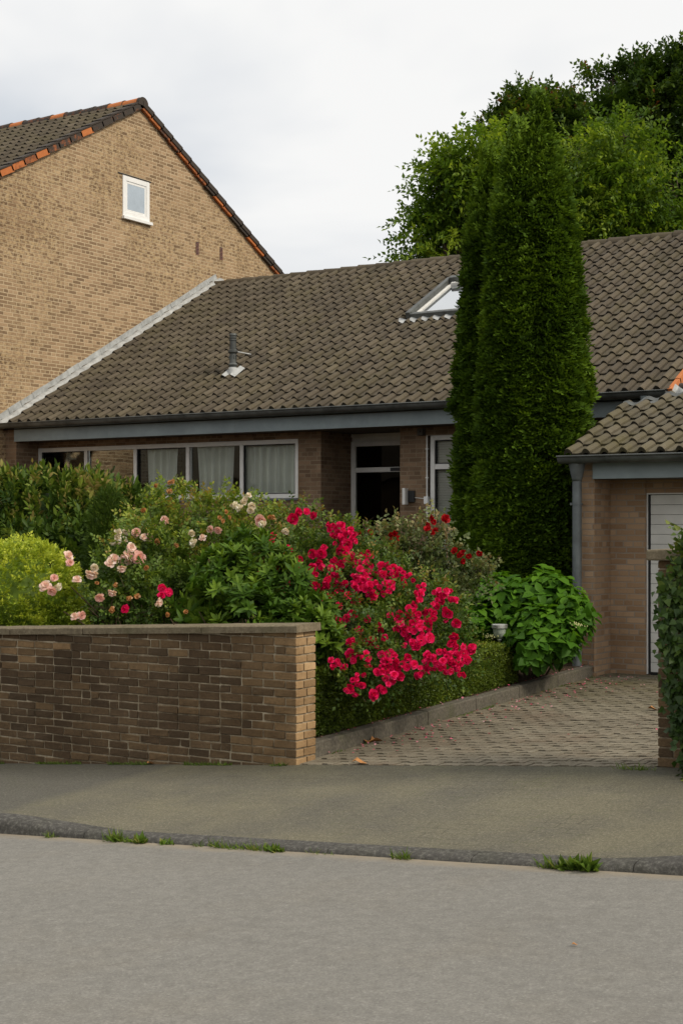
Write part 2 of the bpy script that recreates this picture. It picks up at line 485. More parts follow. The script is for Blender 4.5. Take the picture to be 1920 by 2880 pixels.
class MB:
    """collects polygons in world metres and links them as one mesh"""
    def __init__(s):
        s.v, s.f, s.t, s.m = [], [], [], []
    def poly(s, pts, tint=.5, mi=0):
        k = len(s.v)
        s.v += [tuple(p) for p in pts]
        s.f.append(tuple(range(k, k + len(pts))))
        s.t.append(tint)
        s.m.append(mi)
    def box(s, x0, x1, y0, y1, z0, z1, tint=.5, mi=0, side=None, jit=0.0):
        P = [(x0, y0, z0), (x1, y0, z0), (x1, y1, z0), (x0, y1, z0), (x0, y0, z1), (x1, y0, z1), (x1, y1, z1), (x0, y1, z1)]
        if jit:
            P = [tuple(c + random.uniform(-jit, jit) for c in p) for p in P]
        k = len(s.v)
        s.v += P
        for n, q in enumerate(((0, 1, 5, 4), (1, 2, 6, 5), (2, 3, 7, 6), (3, 0, 4, 7), (4, 5, 6, 7), (3, 2, 1, 0))):
            s.f.append(tuple(k + i for i in q))
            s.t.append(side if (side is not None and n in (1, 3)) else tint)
            s.m.append(mi)
    def prism_x(s, yz, x0, x1, tint=.5, mi=0):
        n = len(yz)
        k = len(s.v)
        s.v += [(x0, y, z) for y, z in yz] + [(x1, y, z) for y, z in yz]
        s.f.append(tuple(k + i for i in range(n))[::-1])
        s.f.append(tuple(k + n + i for i in range(n)))
        for i in range(n):
            j = (i + 1) % n
            s.f.append((k + i, k + j, k + n + j, k + n + i))
        s.t += [tint] * (n + 2)
        s.m += [mi] * (n + 2)
    def tube(s, pts, r, n=10, tint=.5, mi=0, caps=True):
        pts = [Vector(p) for p in pts]
        rs = r if isinstance(r, (list, tuple)) else [r] * len(pts)
        k = len(s.v)
        up = Vector((.3, .2, 1)) if abs((pts[-1] - pts[0]).normalized().z) < .9 else Vector((1, .1, 0))
        for i, p in enumerate(pts):
            d = (pts[min(i + 1, len(pts) - 1)] - pts[max(i - 1, 0)]).normalized()
            a = d.cross(up).normalized()
            b = d.cross(a)
            for j in range(n):
                an = 2 * PI * j / n
                s.v.append(tuple(p + (a * math.cos(an) + b * math.sin(an)) * rs[i]))
        for i in range(len(pts) - 1):
            for j in range(n):
                j2 = (j + 1) % n
                s.f.append((k + i * n + j, k + i * n + j2, k + (i + 1) * n + j2, k + (i + 1) * n + j))
                s.t.append(tint)
                s.m.append(mi)
        if caps:
            s.f.append(tuple(k + j for j in range(n))[::-1])
            s.f.append(tuple(k + (len(pts) - 1) * n + j for j in range(n)))
            s.t += [tint, tint]
            s.m += [mi, mi]
    def lathe(s, c, prof, n=20, tint=.5, mi=0):
        k = len(s.v)
        for r, z in prof:
            for j in range(n):
                a = 2 * PI * j / n
                s.v.append((c[0] + r * math.cos(a), c[1] + r * math.sin(a), z))
        for i in range(len(prof) - 1):
            for j in range(n):
                j2 = (j + 1) % n
                s.f.append((k + i * n + j, k + i * n + j2, k + (i + 1) * n + j2, k + (i + 1) * n + j))
                s.t.append(tint)
                s.m.append(mi)
    def strip_x(s, prof, xs, tint=.5, mi=0, close=False):
        """profile (y,z) swept along x"""
        n = len(prof)
        k = len(s.v)
        for x in xs:
            s.v += [(x, y, z) for y, z in prof]
        for i in range(len(xs) - 1):
            for j in range(n - (0 if close else 1)):
                j2 = (j + 1) % n
                s.f.append((k + i * n + j, k + (i + 1) * n + j, k + (i + 1) * n + j2, k + i * n + j2))
                s.t.append(tint)
                s.m.append(mi)
    def build(s, name, mats, parent=None, kind=None, smooth=False, bevel=0.0, label=None, seg=2):
        me = bpy.data.meshes.new(name)
        me.from_pydata(s.v, [], s.f)
        me.polygons.foreach_set('material_index', s.m)
        a = me.attributes.new('tint', 'FLOAT', 'FACE')
        a.data.foreach_set('value', s.t)
        uvl = me.uv_layers.new(name='UVMap')
        me.update()
        uvs = []
        for p in me.polygons:
            nx, ny, nz = (abs(c) for c in p.normal)
            for li in p.loop_indices:
                x, y, z = s.v[me.loops[li].vertex_index]
                uvs += ([y, z] if nx >= ny and nx >= nz else [x, z] if ny >= nz else [x, y])
        uvl.data.foreach_set('uv', uvs)
        o = finish(me, name, mats, parent, kind, smooth, label)
        if bevel:
            b = o.modifiers.new('bevel', 'BEVEL')
            b.width = bevel
            b.segments = seg
            b.limit_method = 'ANGLE'
        return o

def np_mesh(name, verts, faces_flat, starts, tint, mats, parent=None, kind=None, smooth=False):
    me = bpy.data.meshes.new(name)
    me.vertices.add(len(verts))
    me.vertices.foreach_set('co', np.ascontiguousarray(verts, dtype=np.float32).ravel())
    me.loops.add(len(faces_flat))
    me.loops.foreach_set('vertex_index', np.ascontiguousarray(faces_flat, dtype=np.int32))
    me.polygons.add(len(starts))
    me.polygons.foreach_set('loop_start', np.ascontiguousarray(starts, dtype=np.int32))
    me.update(calc_edges=True)
    a = me.attributes.new('tint', 'FLOAT', 'FACE')
    a.data.foreach_set('value', np.ascontiguousarray(tint, dtype=np.float32))
    return finish(me, name, mats, parent, kind, smooth)

# leaf templates: along +x (0..1), width in y (-.5...5), z = normal
def tmpl_small(fold=.22, curl=-.12, wpos=.42):
    v = [(0, 0, 0), (wpos, .5, fold), (1, 0, curl), (wpos, -.5, fold), (wpos, 0, 0)]
    return np.array(v), [(0, 4, 2, 1), (0, 3, 2, 4)]
def tmpl_big(fold=.18, curl=-.28, w1=.30, w2=.66, a=.46, b=.42):
    v = [(0, 0, 0), (w1, 0, .02), (w2, 0, curl * .35), (1, 0, curl),
         (w1, a, fold), (w2, b, fold * .8 + curl * .4), (w1, -a, fold), (w2, -b, fold * .8 + curl * .4)]
    return np.array(v), [(0, 1, 4), (1, 2, 5, 4), (2, 3, 5), (0, 6, 1), (1, 6, 7, 2), (2, 7, 3)]
def tmpl_fan(n=7, spread=1.15):
    v, f = [], []
    for i in range(n):
        a = spread * (i / (n - 1) - .5) * 2
        L = 1.0 - .35 * abs(a) / spread
        st = .10 * abs(i - (n - 1) / 2)
        c, s = math.cos(a), math.sin(a)
        w = .085
        k = len(v)
        b0 = (.30 - st * .4, 0)
        for (r, q, zz) in ((0, -w * .5, 0), (L * .55, -w, .05), (L, 0, .26), (L * .55, w, .05)):
            x, y = b0[0] + r * c - q * s, b0[1] + r * s + q * c
            v.append((x - .25, y, zz + .05 * abs(a)))
        f.append((k, k + 1, k + 2, k + 3))
    return np.array(v), f
def tmpl_plate(nw=7, spread=1.25):
    # flattened scale-leaf spray: ribs side by side, tips curling forward, notched edge
    v, f, o = [(0, 0, 0)], [], []
    for i in range(nw):
        a0 = -spread + 2 * spread * (i + .06) / nw
        a1 = -spread + 2 * spread * (i + .94) / nw
        am = (a0 + a1) / 2
        L = (1 - .28 * abs(am)) * (1.0 if i % 2 else .84)
        k = len(v)
        for (r, a, z) in ((.50, a0, .02), (.50, a1, .02), (.86 * L, a0, .17), (.86 * L, a1, .17), (1.0 * L, am, .34), (.30, am, -.05)):
            v.append((r * math.cos(a), r * math.sin(a), z))
        f += [(0, k, k + 5), (0, k + 5, k + 1), (k, k + 2, k + 3, k + 1), (k + 2, k + 4, k + 3)]
        o += [-.14, -.14, -.02, .22]
    return np.array(v), f, o
def tmpl_blade():
    v = [(0, -.5, 0), (0, .5, 0), (.5, .38, .12), (.5, -.38, .12), (1, 0, -.08)]
    return np.array(v), [(0, 1, 2, 3), (3, 2, 4)]

def norm(a):
    return a / np.maximum(np.linalg.norm(a, axis=1, keepdims=True), 1e-9)

def leaf_arrays(P, D, N, L, W, tint, tmpl):
    tv, tf = tmpl[0], tmpl[1]
    n, k = len(P), len(tv)
    D = norm(D)
    S = norm(np.cross(N, D))
    N2 = np.cross(D, S)
    V = (P[:, None, :] + D[:, None, :] * (tv[None, :, 0:1] * L[:, None, None]) + S[:, None, :] * (tv[None, :, 1:2] * W[:, None, None])
         + N2[:, None, :] * (tv[None, :, 2:3] * W[:, None, None])).reshape(-1, 3)
    flat = np.concatenate([np.array(f) for f in tf])
    lens = np.array([len(f) for f in tf])
    FL = (flat[None, :] + (np.arange(n) * k)[:, None]).ravel()
    LN = np.tile(lens, n)
    T = np.repeat(tint, len(tf)) + (np.tile(np.array(tmpl[2]), n) if len(tmpl) > 2 else 0)
    return V, FL, LN, T

class Foliage:
    def __init__(s):
        s.parts, s.base = [], 0
    def add(s, P, D, N, L, W, tint, tmpl):
        if len(P) == 0:
            return
        V, FL, LN, T = leaf_arrays(np.asarray(P, float), np.asarray(D, float), np.asarray(N, float), np.asarray(L, float), np.asarray(W, float), np.asarray(tint, float), tmpl)
        s.parts.append((V, FL + s.base, LN, T))
        s.base += len(V)
    def build(s, name, mat, parent, kind=None):
        V = np.concatenate([p[0] for p in s.parts])
        FL = np.concatenate([p[1] for p in s.parts])
        LN = np.concatenate([p[2] for p in s.parts])
        T = np.concatenate([p[3] for p in s.parts])
        st = np.concatenate([[0], np.cumsum(LN)[:-1]])
        return np_mesh(name, V, FL, st, T, mat, parent, kind)

def rdir(rng, n):
    return norm(rng.normal(size=(n, 3)))

def nz(P, sc, off=0.0):
    return np.array([mnoise.noise(Vector((p[0] * sc + off, p[1] * sc - off, p[2] * sc + 3.3))) for p in P])

def shell_pts(rng, blobs, n, lo=.6, hi=1.0, zmin=None):
    """points in the outer shell of a union of ellipsoids (cx,cy,cz,rx,ry,rz); returns positions and outward directions"""
    B = np.array(blobs)
    w = (B[:, 3] * B[:, 4] + B[:, 4] * B[:, 5] + B[:, 3] * B[:, 5])
    idx = rng.choice(len(B), size=n, p=w / w.sum())
    d = rdir(rng, n)
    r = rng.uniform(lo ** 2, hi ** 2, n) ** .5
    b = B[idx]
    P = b[:, :3] + d * b[:, 3:6] * r[:, None]
    O = norm(d / b[:, 3:6])
    keep = np.ones(n, bool)
    for q in B:
        e = (((P - q[:3]) / q[3:6]) ** 2).sum(1) ** .5
        keep &= ~(e < lo * .92)
    if zmin is not None:
        keep &= P[:, 2] > zmin
    return P[keep], O[keep]

def sprigs(rng, P, O, nleaf, length, up=.3, jit=.5, droop=.15, leafL=.05, leafW=.03, tmpl=None, fo=None, tint=None, out=.6, pair=.9, lj=.3, topn=.55):
    """leafy shoots starting at P, leaves in two ranks along each"""
    n = len(P)
    D = norm(O * out + np.array([0, 0, up]) + rdir(rng, n) * jit)
    Ls = length * rng.uniform(.6, 1.3, n)
    side = norm(np.cross(D, rdir(rng, n)))
    nm = np.cross(side, D)
    flip = np.sign(nm[:, 2:3] + 1e-6)
    nm = nm * flip
    side = side * flip
    base_t = (rng.uniform(0, 1, n) if tint is None else tint(P, rng))
    for k in range(nleaf):
        f = (k + .6) / nleaf
        pos = P + D * (Ls * f)[:, None] + np.array([0, 0, -1.0]) * (droop * Ls * f * f)[:, None]
        sg = 1 if k % 2 else -1
        dd = D * (1.0 - pair * .5) + side * sg * pair + rng.normal(size=(n, 3)) * .25
        dd[:, 2] -= droop * .5
        if k == nleaf - 1:
            dd = D + rng.normal(size=(n, 3)) * .2
        nn = nm + np.array([0, 0, topn]) + rng.normal(size=(n, 3)) * .35
        sc = rng.uniform(1 - lj, 1 + lj, n)
        fo.add(pos, dd, nn, leafL * sc, leafW * sc, np.clip(base_t + rng.normal(size=n) * .13 + .10 * (f - .5), 0, 1), tmpl)
    return D, Ls

exec_rng = np.random.default_rng(11)

# ------------------------------------------------------------------ ground levels
def kerb_h(x):
    return float(np.interp(x, [-7.75, -6.75, -3.15, -2.4], [.115, .038, .038, .115]))
def z_road(x, y=7.8):
    sx = max(-9, min(9, x + 4.89))
    return -.03 + .065 * sx + .012 * max(0, min(7.8 - y, 3.2)) - .012 * max(0, 4.6 - y) * (y > -10)
def z_wall(x):
    return .06 + .08 * max(-8, min(8, x + 6.75))
def z_pave(x, y):
    k = z_road(x) + kerb_h(x)
    t = (y - 7.93) / (10.05 - 7.93)
    return k - .003 + (z_wall(x) - k) * t
def z_drive(x, y):
    t = max(0, min(1, (y - 10.05) / 6.3))
    return z_wall(x) * (1 - t) + .235 * t
def z_soil(x, y):
    return .19 + .03 * (y - 10.3) + .03 * max(-4, min(0, x + 6.75))

def grid_sheet(name, xs, ys, fz, mat, kind='structure'):
    m = MB()
    nx, ny = len(xs), len(ys)
    v = [(x, y, fz(x, y)) for y in ys for x in xs]
    f = [(j * nx + i, j * nx + i + 1, (j + 1) * nx + i + 1, (j + 1) * nx + i) for j in range(ny - 1) for i in range(nx - 1)]
    m.v, m.f, m.t, m.m = v, f, [.5] * len(f), [0] * len(f)
    return m.build(name, mat, kind=kind, smooth=True)

fr = lambda a, b, n: [a + (b - a) * i / (n - 1) for i in range(n)]
gx = [-600, -200, -60, -30] + fr(-20, 8, 29) + [20, 60, 200, 600]
gy = [-600, -200, -60, -20] + fr(-10, 34, 45) + [60, 200, 600]
def z_ground(x, y):
    if y <= 10.1:
        return min(z_road(x, y), z_road(x)) - .30
    return min(z_wall(x), .2) - .30
ground = grid_sheet('ground', gx, gy, z_ground, M['soil'])
road = grid_sheet('road', [-60, -30, -20] + fr(-16, 6, 45) + [20, 60], fr(-3, 7.82, 28), lambda x, y: z_road(x, y), M['asphalt'])
pavement = grid_sheet('pavement', [-60, -30, -20] + fr(-16, 6, 89) + [20, 60], fr(7.942, 10.06, 8), lambda x, y: z_pave(x, y), M['pavement'])
opposite = grid_sheet('footway', [-60, -30, -20] + fr(-16, 6, 23) + [20, 60], [-8, -5, -3.0], lambda x, y: z_road(x, -3) + .10, M['pavement'])

grid_sheet('garden_soil', fr(-19.5, -6.9, 30), fr(10.335, 20.44, 24), lambda x, y: z_soil(x, y), M['soil'])
# kerb stones along the road, one run
m = MB()
x = -40.0
while x < 20:
    L = 1.0
    g = .002
    xs = fr(x + g, x + L - g, 6)
    rows = []
    for q in xs:
        zr, kh = z_road(q), kerb_h(q)
        r_ = .055 if kh > .06 else .036
        rows.append([(q, 7.78, zr - .12), (q, 7.784, zr + kh - r_), (q, 7.798, zr + kh - r_ * .42), (q, 7.832, zr + kh - r_ * .08), (q, 7.88, zr + kh), (q, 7.936, zr + kh + .004)])
    k = len(m.v)
    for rr in rows:
        m.v += rr
    for i in range(len(rows) - 1):
        for j in range(5):
            m.f.append((k + i * 6 + j, k + (i + 1) * 6 + j, k + (i + 1) * 6 + j + 1, k + i * 6 + j + 1))
            m.t.append(.5); m.m.append(0)
    x += L
m.build('kerb', M['kerb'], kind='structure', smooth=True)

# driveway: wavy interlocking concrete stones with dirt joints
drive_base = grid_sheet('driveway_bed', fr(-6.82, -2.9, 12), fr(10.05, 17.3, 24), lambda x, y: z_drive(x, y) - .022, M['joint'])
m = MB()
rngd = random.Random(3)
bw, bl = .190, .140
ny = int(6.95 / bl)
for j in range(ny):
    y0 = 10.07 + j * bl
    off = (.5 * bw if j % 2 else 0)
    x = -6.80 - off
    while x < -2.95:
        xa, xb = max(x, -6.80) + .005, x + bw - .005
        if xb - xa > .03:
            n = 6
            ng = rngd.uniform(.5, 1.25)
            zz = rngd.uniform(-.0025, .0025)
            tl = rngd.uniform(-.003, .003)
            lo, hi = [], []
            for i in range(n + 1):
                q = xa + (xb - xa) * i / n
                w = .009 * math.sin((q + 6.8) / bw * 2 * PI * 1.0 + (PI if j % 2 else 0) * 0)
                nt_ = .046 if (i in (2, 3, 4) and xb - xa > .15) else .0
                lo.append((q, y0 + .005 + w + nt_ * ng + rngd.uniform(-.001, .001)))
                hi.append((q, y0 + bl - .005 + w + rngd.uniform(-.001, .001)))
            ring = lo + hi[::-1]
            top = [(a, b, z_drive(a, b) + zz + tl * (a - xa) * 8) for a, b in ring]
            bot = [(a, b, c - .03) for a, b, c in top]
            tt = rngd.random()
            m.poly(top, tt)
            k = len(m.v)
            m.v += top + bot
            nr = len(ring)
            for i in range(nr):
                i2 = (i + 1) % nr
                m.f.append((k + i2, k + i, k + nr + i, k + nr + i2)); m.t.append(tt); m.m.append(0)
        x += bw
m.build('driveway', M['paver'], kind='structure')

# concrete edging along the planting bed
m = MB()
y = 10.36
while y < 16.3:
    y1 = min(y + 1.0, 16.4)
    z0, z1 = z_drive(-6.8, y), z_drive(-6.8, y1)
    h0 = .135 + random.uniform(-.006, .006)
    a, b = y + .004, y1 - .004
    pts = [(-6.905, a, z0 - .2), (-6.80, a, z0 - .2), (-6.80, b, z1 - .2), (-6.905, b, z1 - .2),
           (-6.905, a, z0 + h0), (-6.80, a, z0 + h0 - .006), (-6.80, b, z1 + h0 - .006), (-6.905, b, z1 + h0)]
    k = len(m.v)
    m.v += pts
    for q in ((0, 1, 5, 4), (1, 2, 6, 5), (2, 3, 7, 6), (3, 0, 4, 7), (4, 5, 6, 7), (3, 2, 1, 0)):
        m.f.append(tuple(k + i for i in q)); m.t.append(.5); m.m.append(0)
    y = y1
m.build('bed_kerb', M['edging'], kind='structure', bevel=.012)

# ------------------------------------------------------------------ street wall
WX1 = -6.75
def cop_top(x):
    return 1.20 + .0436 * (x - WX1)
gw = thing('garden_wall', 'low brown brick garden wall with a stone coping along the pavement', 'wall', (-10.5, 10.2, -.2))
m = MB()
rw = random.Random(5)
row = .0698
zr = -1.0
r = 0
while zr < 1.2:
    x = WX1
    first = True
    while x > -18:
        if first:
            L = .222 if r % 2 else .108
        else:
            L = .222 if rw.random() > .13 else .106
        xa, xb = x - L + .0065, x - .0065
        if first:
            xb = x
        xm = (xa + xb) / 2
        ct = cop_top(xm) - .062
        if zr + row > z_wall(xm) - .12 and zr < ct - .008:
            zt = min(zr + row - .0135 + .004 * rw.random(), ct + .03)
            d = rw.uniform(-.004, .0015)
            age = min(1, max(0, (xm + 7.45) / .45))
            t0 = min(1, max(0, rw.gauss(.31, .065) + (.10 if rw.random() < .06 else 0) + age * .20))
            if -10.2 < xm < -9.3 and .72 < zr < .92 and rw.random() < .75:
                t0 += .28
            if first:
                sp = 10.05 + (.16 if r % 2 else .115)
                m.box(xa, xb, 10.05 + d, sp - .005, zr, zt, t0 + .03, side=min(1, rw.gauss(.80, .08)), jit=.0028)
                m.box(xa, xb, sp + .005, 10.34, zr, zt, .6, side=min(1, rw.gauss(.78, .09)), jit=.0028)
            else:
                m.box(xa, xb, 10.05 + d, 10.15, zr, zt, t0, jit=.0045)
                if xa > -13:
                    m.box(xa, xb, 10.24, 10.34 + d, zr, zt, .35, jit=.0028)
        x -= L
        first = False
    zr += row
    r += 1
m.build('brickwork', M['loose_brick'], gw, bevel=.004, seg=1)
m = MB()
for xa, xb in [(-18 + i * .5, -17.5 + i * .5) for i in range(22)] + [(-7.0, WX1 - .010)]:
    pa, pb = cop_top(xa) - .05, cop_top(xb) - .05
    k = len(m.v)
    m.v += [(xa, 10.0585, -1.2), (xb, 10.0585, -1.2), (xb, 10.330, -1.2), (xa, 10.330, -1.2), (xa, 10.0585, pa), (xb, 10.0585, pb), (xb, 10.330, pb), (xa, 10.330, pa)]
    for q in ((0, 1, 5, 4), (1, 2, 6, 5), (2, 3, 7, 6), (3, 0, 4, 7), (4, 5, 6, 7)):
        m.f.append(tuple(k + i for i in q)); m.t.append(.5); m.m.append(0)
m.build('mortar_core', M['mortar'], gw)
edges = [-6.722, -7.62, -8.52, -9.62, -10.9, -12.2, -13.5, -15, -16.5, -18]
edges = [-6.722, -6.722 - .97, -9.02, -9.91, -10.9, -12.0, -13.2, -15, -18]
for xb, xa in zip(edges[:-1], edges[1:]):
    m = MB()
    xs = fr(xa + .005, xb - (.005 if xb < -6.73 else 0), 9)
    k = len(m.v)
    for q in xs:
        c = cop_top(q)
        wv = .004 * mnoise.noise(Vector((q * 6, 0, 0)))
        m.v += [(q, 10.018 + wv, c - .064), (q, 10.014 + wv * 2, c - .012 + wv), (q, 10.028 + wv, c + wv), (q, 10.37, c + wv), (q, 10.375, c - .064)]
    n = 5
    for i in range(len(xs) - 1):
        for j in range(n):
            j2 = (j + 1) % n
            m.f.append((k + i * n + j, k + (i + 1) * n + j, k + (i + 1) * n + j2, k + i * n + j2)[::-1]); m.t.append(.5); m.m.append(0)
    m.f.append(tuple(k + j for j in range(n))); m.t.append(.5); m.m.append(0)
    e = k + (len(xs) - 1) * n
    m.f.append(tuple(e + j for j in range(n))[::-1]); m.t.append(.5); m.m.append(0)
    m.build('coping_stone', M['coping'], gw)

# ------------------------------------------------------------------ gate pillar on the right
PX0 = -3.69
gp = thing('gate_pillar', 'brick gate pillar with stone cap half hidden under ivy', 'pillar', (PX0 + .25, 10.25, z_wall(PX0)))
m = MB()
zr = .1
r = 0
while zr < 1.76:
    for xa, xb in (((PX0, PX0 + .225), (PX0 + .235, PX0 + .5)) if r % 2 else ((PX0, PX0 + .108), (PX0 + .118, PX0 + .34), (PX0 + .35, PX0 + .5))):
        for ya, yb in (((10.05, 10.16), (10.17, 10.34), (10.35, 10.5)) if r % 2 else ((10.05, 10.27), (10.28, 10.5))):
            tt = min(1, max(0, rw.gauss(.36, .1)))
            m.box(xa, xb, ya, yb, zr, min(zr + row - .01, 1.757), tt, side=tt, jit=.0025)
    zr += row
    r += 1
m.build('brickwork', M['loose_brick'], gp, bevel=.004, seg=1)
m = MB()
m.box(PX0 + .008, PX0 + .492, 10.058, 10.492, 0, 1.757)
m.build('mortar_core', M['mortar'], gp)
m = MB()
m.box(PX0 - .065, PX0 + .565, 9.985, 10.565, 1.760, 1.838, jit=.004)
m.build('cap_stone', M['coping'], gp, bevel=.012)

# ------------------------------------------------------------------ roofs
def tile_profile(n_roll=6, n_pan=5):
    p = []
    for i in range(n_roll + 1):
        u = .46 * i / n_roll
        p.append((u, .050 * math.sin(PI * min(1, u / .46)) ** .7 if 0 < i < n_roll else .0))
    p[-1] = (.452, .010)
    p.append((.472, -.012))
    for i in range(1, n_pan + 1):
        u = .46 + .54 * i / n_pan
        p.append((u, -.008 * math.sin(PI * (u - .46) / .54) - .004 * (1 - i / n_pan)))
    return p
PROF = tile_profile()

def tile_field(name, mat, parent, x0, x1, ye, ze, pitch, nrows, L=.36, cw=.23, keep=None, seed=1, back=False, tint0=.5):
    """interlocking concrete tiles: each tile its own strip, lower edge lipped over the row below"""
    rg = random.Random(seed)
    c, s_ = math.cos(pitch), math.sin(pitch)
    sg = -1 if back else 1
    ncol = int(round((x1 - x0) / cw))
    cw = (x1 - x0) / ncol
    m = MB()
    def pt(x, s, h):
        return (x, ye + sg * (s * c - h * s_), ze + s * s_ + h * c)
    for r in range(nrows):
        for q in range(ncol):
            xa = x0 + q * cw
            if keep and not keep(xa + cw / 2, ye + sg * (r + .5) * L * c):
                continue
            ds = rg.uniform(-.006, .006)
            dh = rg.uniform(-.002, .003)
            s0, s1 = r * L + ds - .03, (r + 1) * L + .02
            tt = min(1, max(0, rg.gauss(tint0, .12)))
            k = len(m.v)
            n = len(PROF)
            for (s, h) in ((s0, -.006), (s0, .038), (s0 + .02, .043), (s1, .008)):
                for u, ph in PROF:
                    m.v.append(pt(xa + u * cw, s, ph * (1 if h > .008 else .9) + h + dh))
            for i in range(3):
                for j in range(n - 1):
                    fq = (k + i * n + j, k + i * n + j + 1, k + (i + 1) * n + j + 1, k + (i + 1) * n + j)
                    m.f.append(fq if not back else fq[::-1]); m.t.append((-.3 if i == 0 else tt - .32) if (j in (6, 7) or i == 0) else tt); m.m.append(0)  # shade at lips and roll joints, with some moss, put into the tint
            # thickness shown at both sides of the tile
            for j in (0, n - 1):
                pass
    return m.build(name, mat, parent)

def ridge_run(name, mat, parent, x0, x1, y, z, r=.115, L=.42, label=None):
    m = MB()
    rg = random.Random(9)
    x = x0
    while x < x1:
        xe = min(x + L, x1 + .03)
        n = 10
        tt = rg.gauss(.5, .15)
        k = len(m.v)
        dz = rg.uniform(-.004, .004)
        for (xx, rr) in ((x, r + .018), (x + .05, r + .014), (xe + .03, r - .004)):
            for j in range(n + 1):
                a = PI * (-.06 + 1.12 * j / n)
                m.v.append((xx, y + rr * 1.08 * math.cos(a), z + dz + rr * math.sin(a)))
        for i in range(2):
            for j in range(n):
                m.f.append((k + i * (n + 1) + j, k + (i + 1) * (n + 1) + j, k + (i + 1) * (n + 1) + j + 1, k + i * (n + 1) + j + 1)); m.t.append(tt); m.m.append(0)
        m.f.append(tuple(k + j for j in range(n + 1))[::-1]); m.t.append(tt); m.m.append(0)
        x += L
    return m.build(name, mat, parent, label=label)

def gutter(name, parent, x0, x1, y, ztop, r=.075, mat=None, seams=1.0, slots=None):
    m = MB()
    n = 12
    def prof(rr, extra=0):
        o = [(y - rr * math.cos(PI * j / n), ztop - .01 - rr * math.sin(PI * j / n)) for j in range(n + 1)]
        return o
    lip = [(y - r - .012 + .011 * math.cos(a), ztop + .0 + .011 * math.sin(a)) for a in [2 * PI * i / 8 for i in range(9)]]
    m.strip_x(prof(r), [x0, x1])
    m.strip_x(prof(r - .006)[::-1], [x0, x1])
    m.strip_x(lip, [x0, x1])
    for xx in (x0, x1):
        m.poly([(xx, a, b) for a, b in prof(r)])
    q = x0 + .6
    while q < x1:
        m.strip_x(prof(r + .004), [q, q + .035])
        q += seams
    return m.build(name, mat or M['zinc_dark'], parent, smooth=True)

EY, EZ = 19.75, 3.87           # main eave line
PITCH = math.radians(28.2)
XL, XR = -19.80, -7.08
bung = thing('bungalow', 'brown brick bungalow with a wide tiled roof and a strip of high windows', 'house', (-13.4, 20.5, .5))
SKY = (-13.12, -11.95, 23.06, 24.66)
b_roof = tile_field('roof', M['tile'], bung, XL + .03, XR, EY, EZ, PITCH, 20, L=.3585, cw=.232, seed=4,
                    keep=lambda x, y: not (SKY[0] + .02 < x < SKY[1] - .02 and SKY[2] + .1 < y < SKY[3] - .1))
RY, RZ = 26.15, 7.27
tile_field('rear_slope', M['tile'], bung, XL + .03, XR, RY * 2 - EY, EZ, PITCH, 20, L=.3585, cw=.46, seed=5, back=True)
ridge_run('ridge', M['tile'], b_roof, XL + .03, XR, RY, RZ - .02)
m = MB()
tn = math.tan(PITCH)
for sg in (1, -1):
    ya, yb = (EY + .06, RY) if sg == 1 else (2 * RY - EY - .06, RY)
    za, zb = EZ - .01, RZ - .055
    m.poly([(XL + .01, ya, za), (XR - .03, ya, za), (XR - .03, yb, zb), (XL + .01, yb, zb)][::sg])
    m.poly([(XL + .01, ya, za - .1), (XR - .03, ya, za - .1), (XR - .03, yb, zb - .1), (XL + .01, yb, zb - .1)][::-sg])
m.build('roof_deck', M['soffit'], b_roof)
gutter('gutter', bung, XL - .9, XR - .01, EY - .075, EZ - .005, .078, None, 1.02)

# walls of the bungalow
FY = 20.45
m = MB()
m.box(XL + .005, -19.53, 19.90, 20.75, -.3, 3.80)
m.box(-19.53, -13.70, FY, 20.75, -.3, 2.43)
m.box(-19.53, -13.70, FY, 20.75, 3.45, 3.555)
m.box(-13.70, -13.25, FY, 21.70, -.3, 3.555)
m.box(-11.90, -11.76, 21.40, 21.70, -.3, 3.555)
m.box(-11.76, -11.28, FY, 21.70, -.3, 3.555)
m.box(-11.28, -9.60, FY, 20.75, -.3, .93)
m.box(-11.28, -9.60, FY, 20.75, 3.42, 3.555)
m.box(-9.60, -7.38, FY, 20.75, -.3, 3.555)
m.prism_x([(FY, -.3), (32.0, -.3), (32.0, 3.80), (RY, RZ - .16), (20.02, 3.85), (20.02, 3.60), (FY, 3.60)][::-1], -7.38, -7.09)
m.box(XL + .005, -7.38, 31.7, 32.0, -.3, 3.80)
m.build('wall', M['house_brick'], bung)
m = MB()
m.box(-19.53, -7.10, 19.87, 31.7, 3.56, 3.60)
m.build('soffit', M['soffit'], bung)
m = MB()
m.box(-19.6, -7.4, 20.76, 31.6, .78, .84)
m.box(-19.7, -7.4, 25.0, 25.1, .84, 3.55)
m.box(-13.4, -13.3, 21.75, 25.0, .84, 3.55)
m.build('room_lining', M['interior'], bung)
m = MB()
m.box(-13.25, -11.76, FY - .9, 21.4, .6, .84)
m.box(-13.25, -11.76, FY - 1.25, FY - .9, .4, .67)
m.build('doorstep', M['edging'], bung, bevel=.01)
m = MB()
m.box(-19.53, XR - .02, 19.845, 19.868, 3.545, 3.80)
for q in (-17.3, -14.55, -12.0):
    m.box(q, q + .006, 19.842, 19.845, 3.545, 3.78)
m.build('fascia', M['fascia'], bung)
# gable verge of the main roof at its right end
m = MB()
rv = random.Random(2)
s = 0
while s < 7.1:
    c, s_ = math.cos(PITCH), math.sin(PITCH)
    def q(sv, h):
        return (EY + sv * c - h * s_, EZ + sv * s_ + h * c)
    a, b = s - .03, s + .36
    tt = .80 if s < 1.5 or rv.random() < .7 else .3
    yz = [q(a, .04), q(a, -.08), q(b, -.10), q(b, .03)]
    m.prism_x(yz[::-1], XR - .02, XR + .045, tt)
    s += .3585
m.build('verge_tile', M['verge'], b_roof)

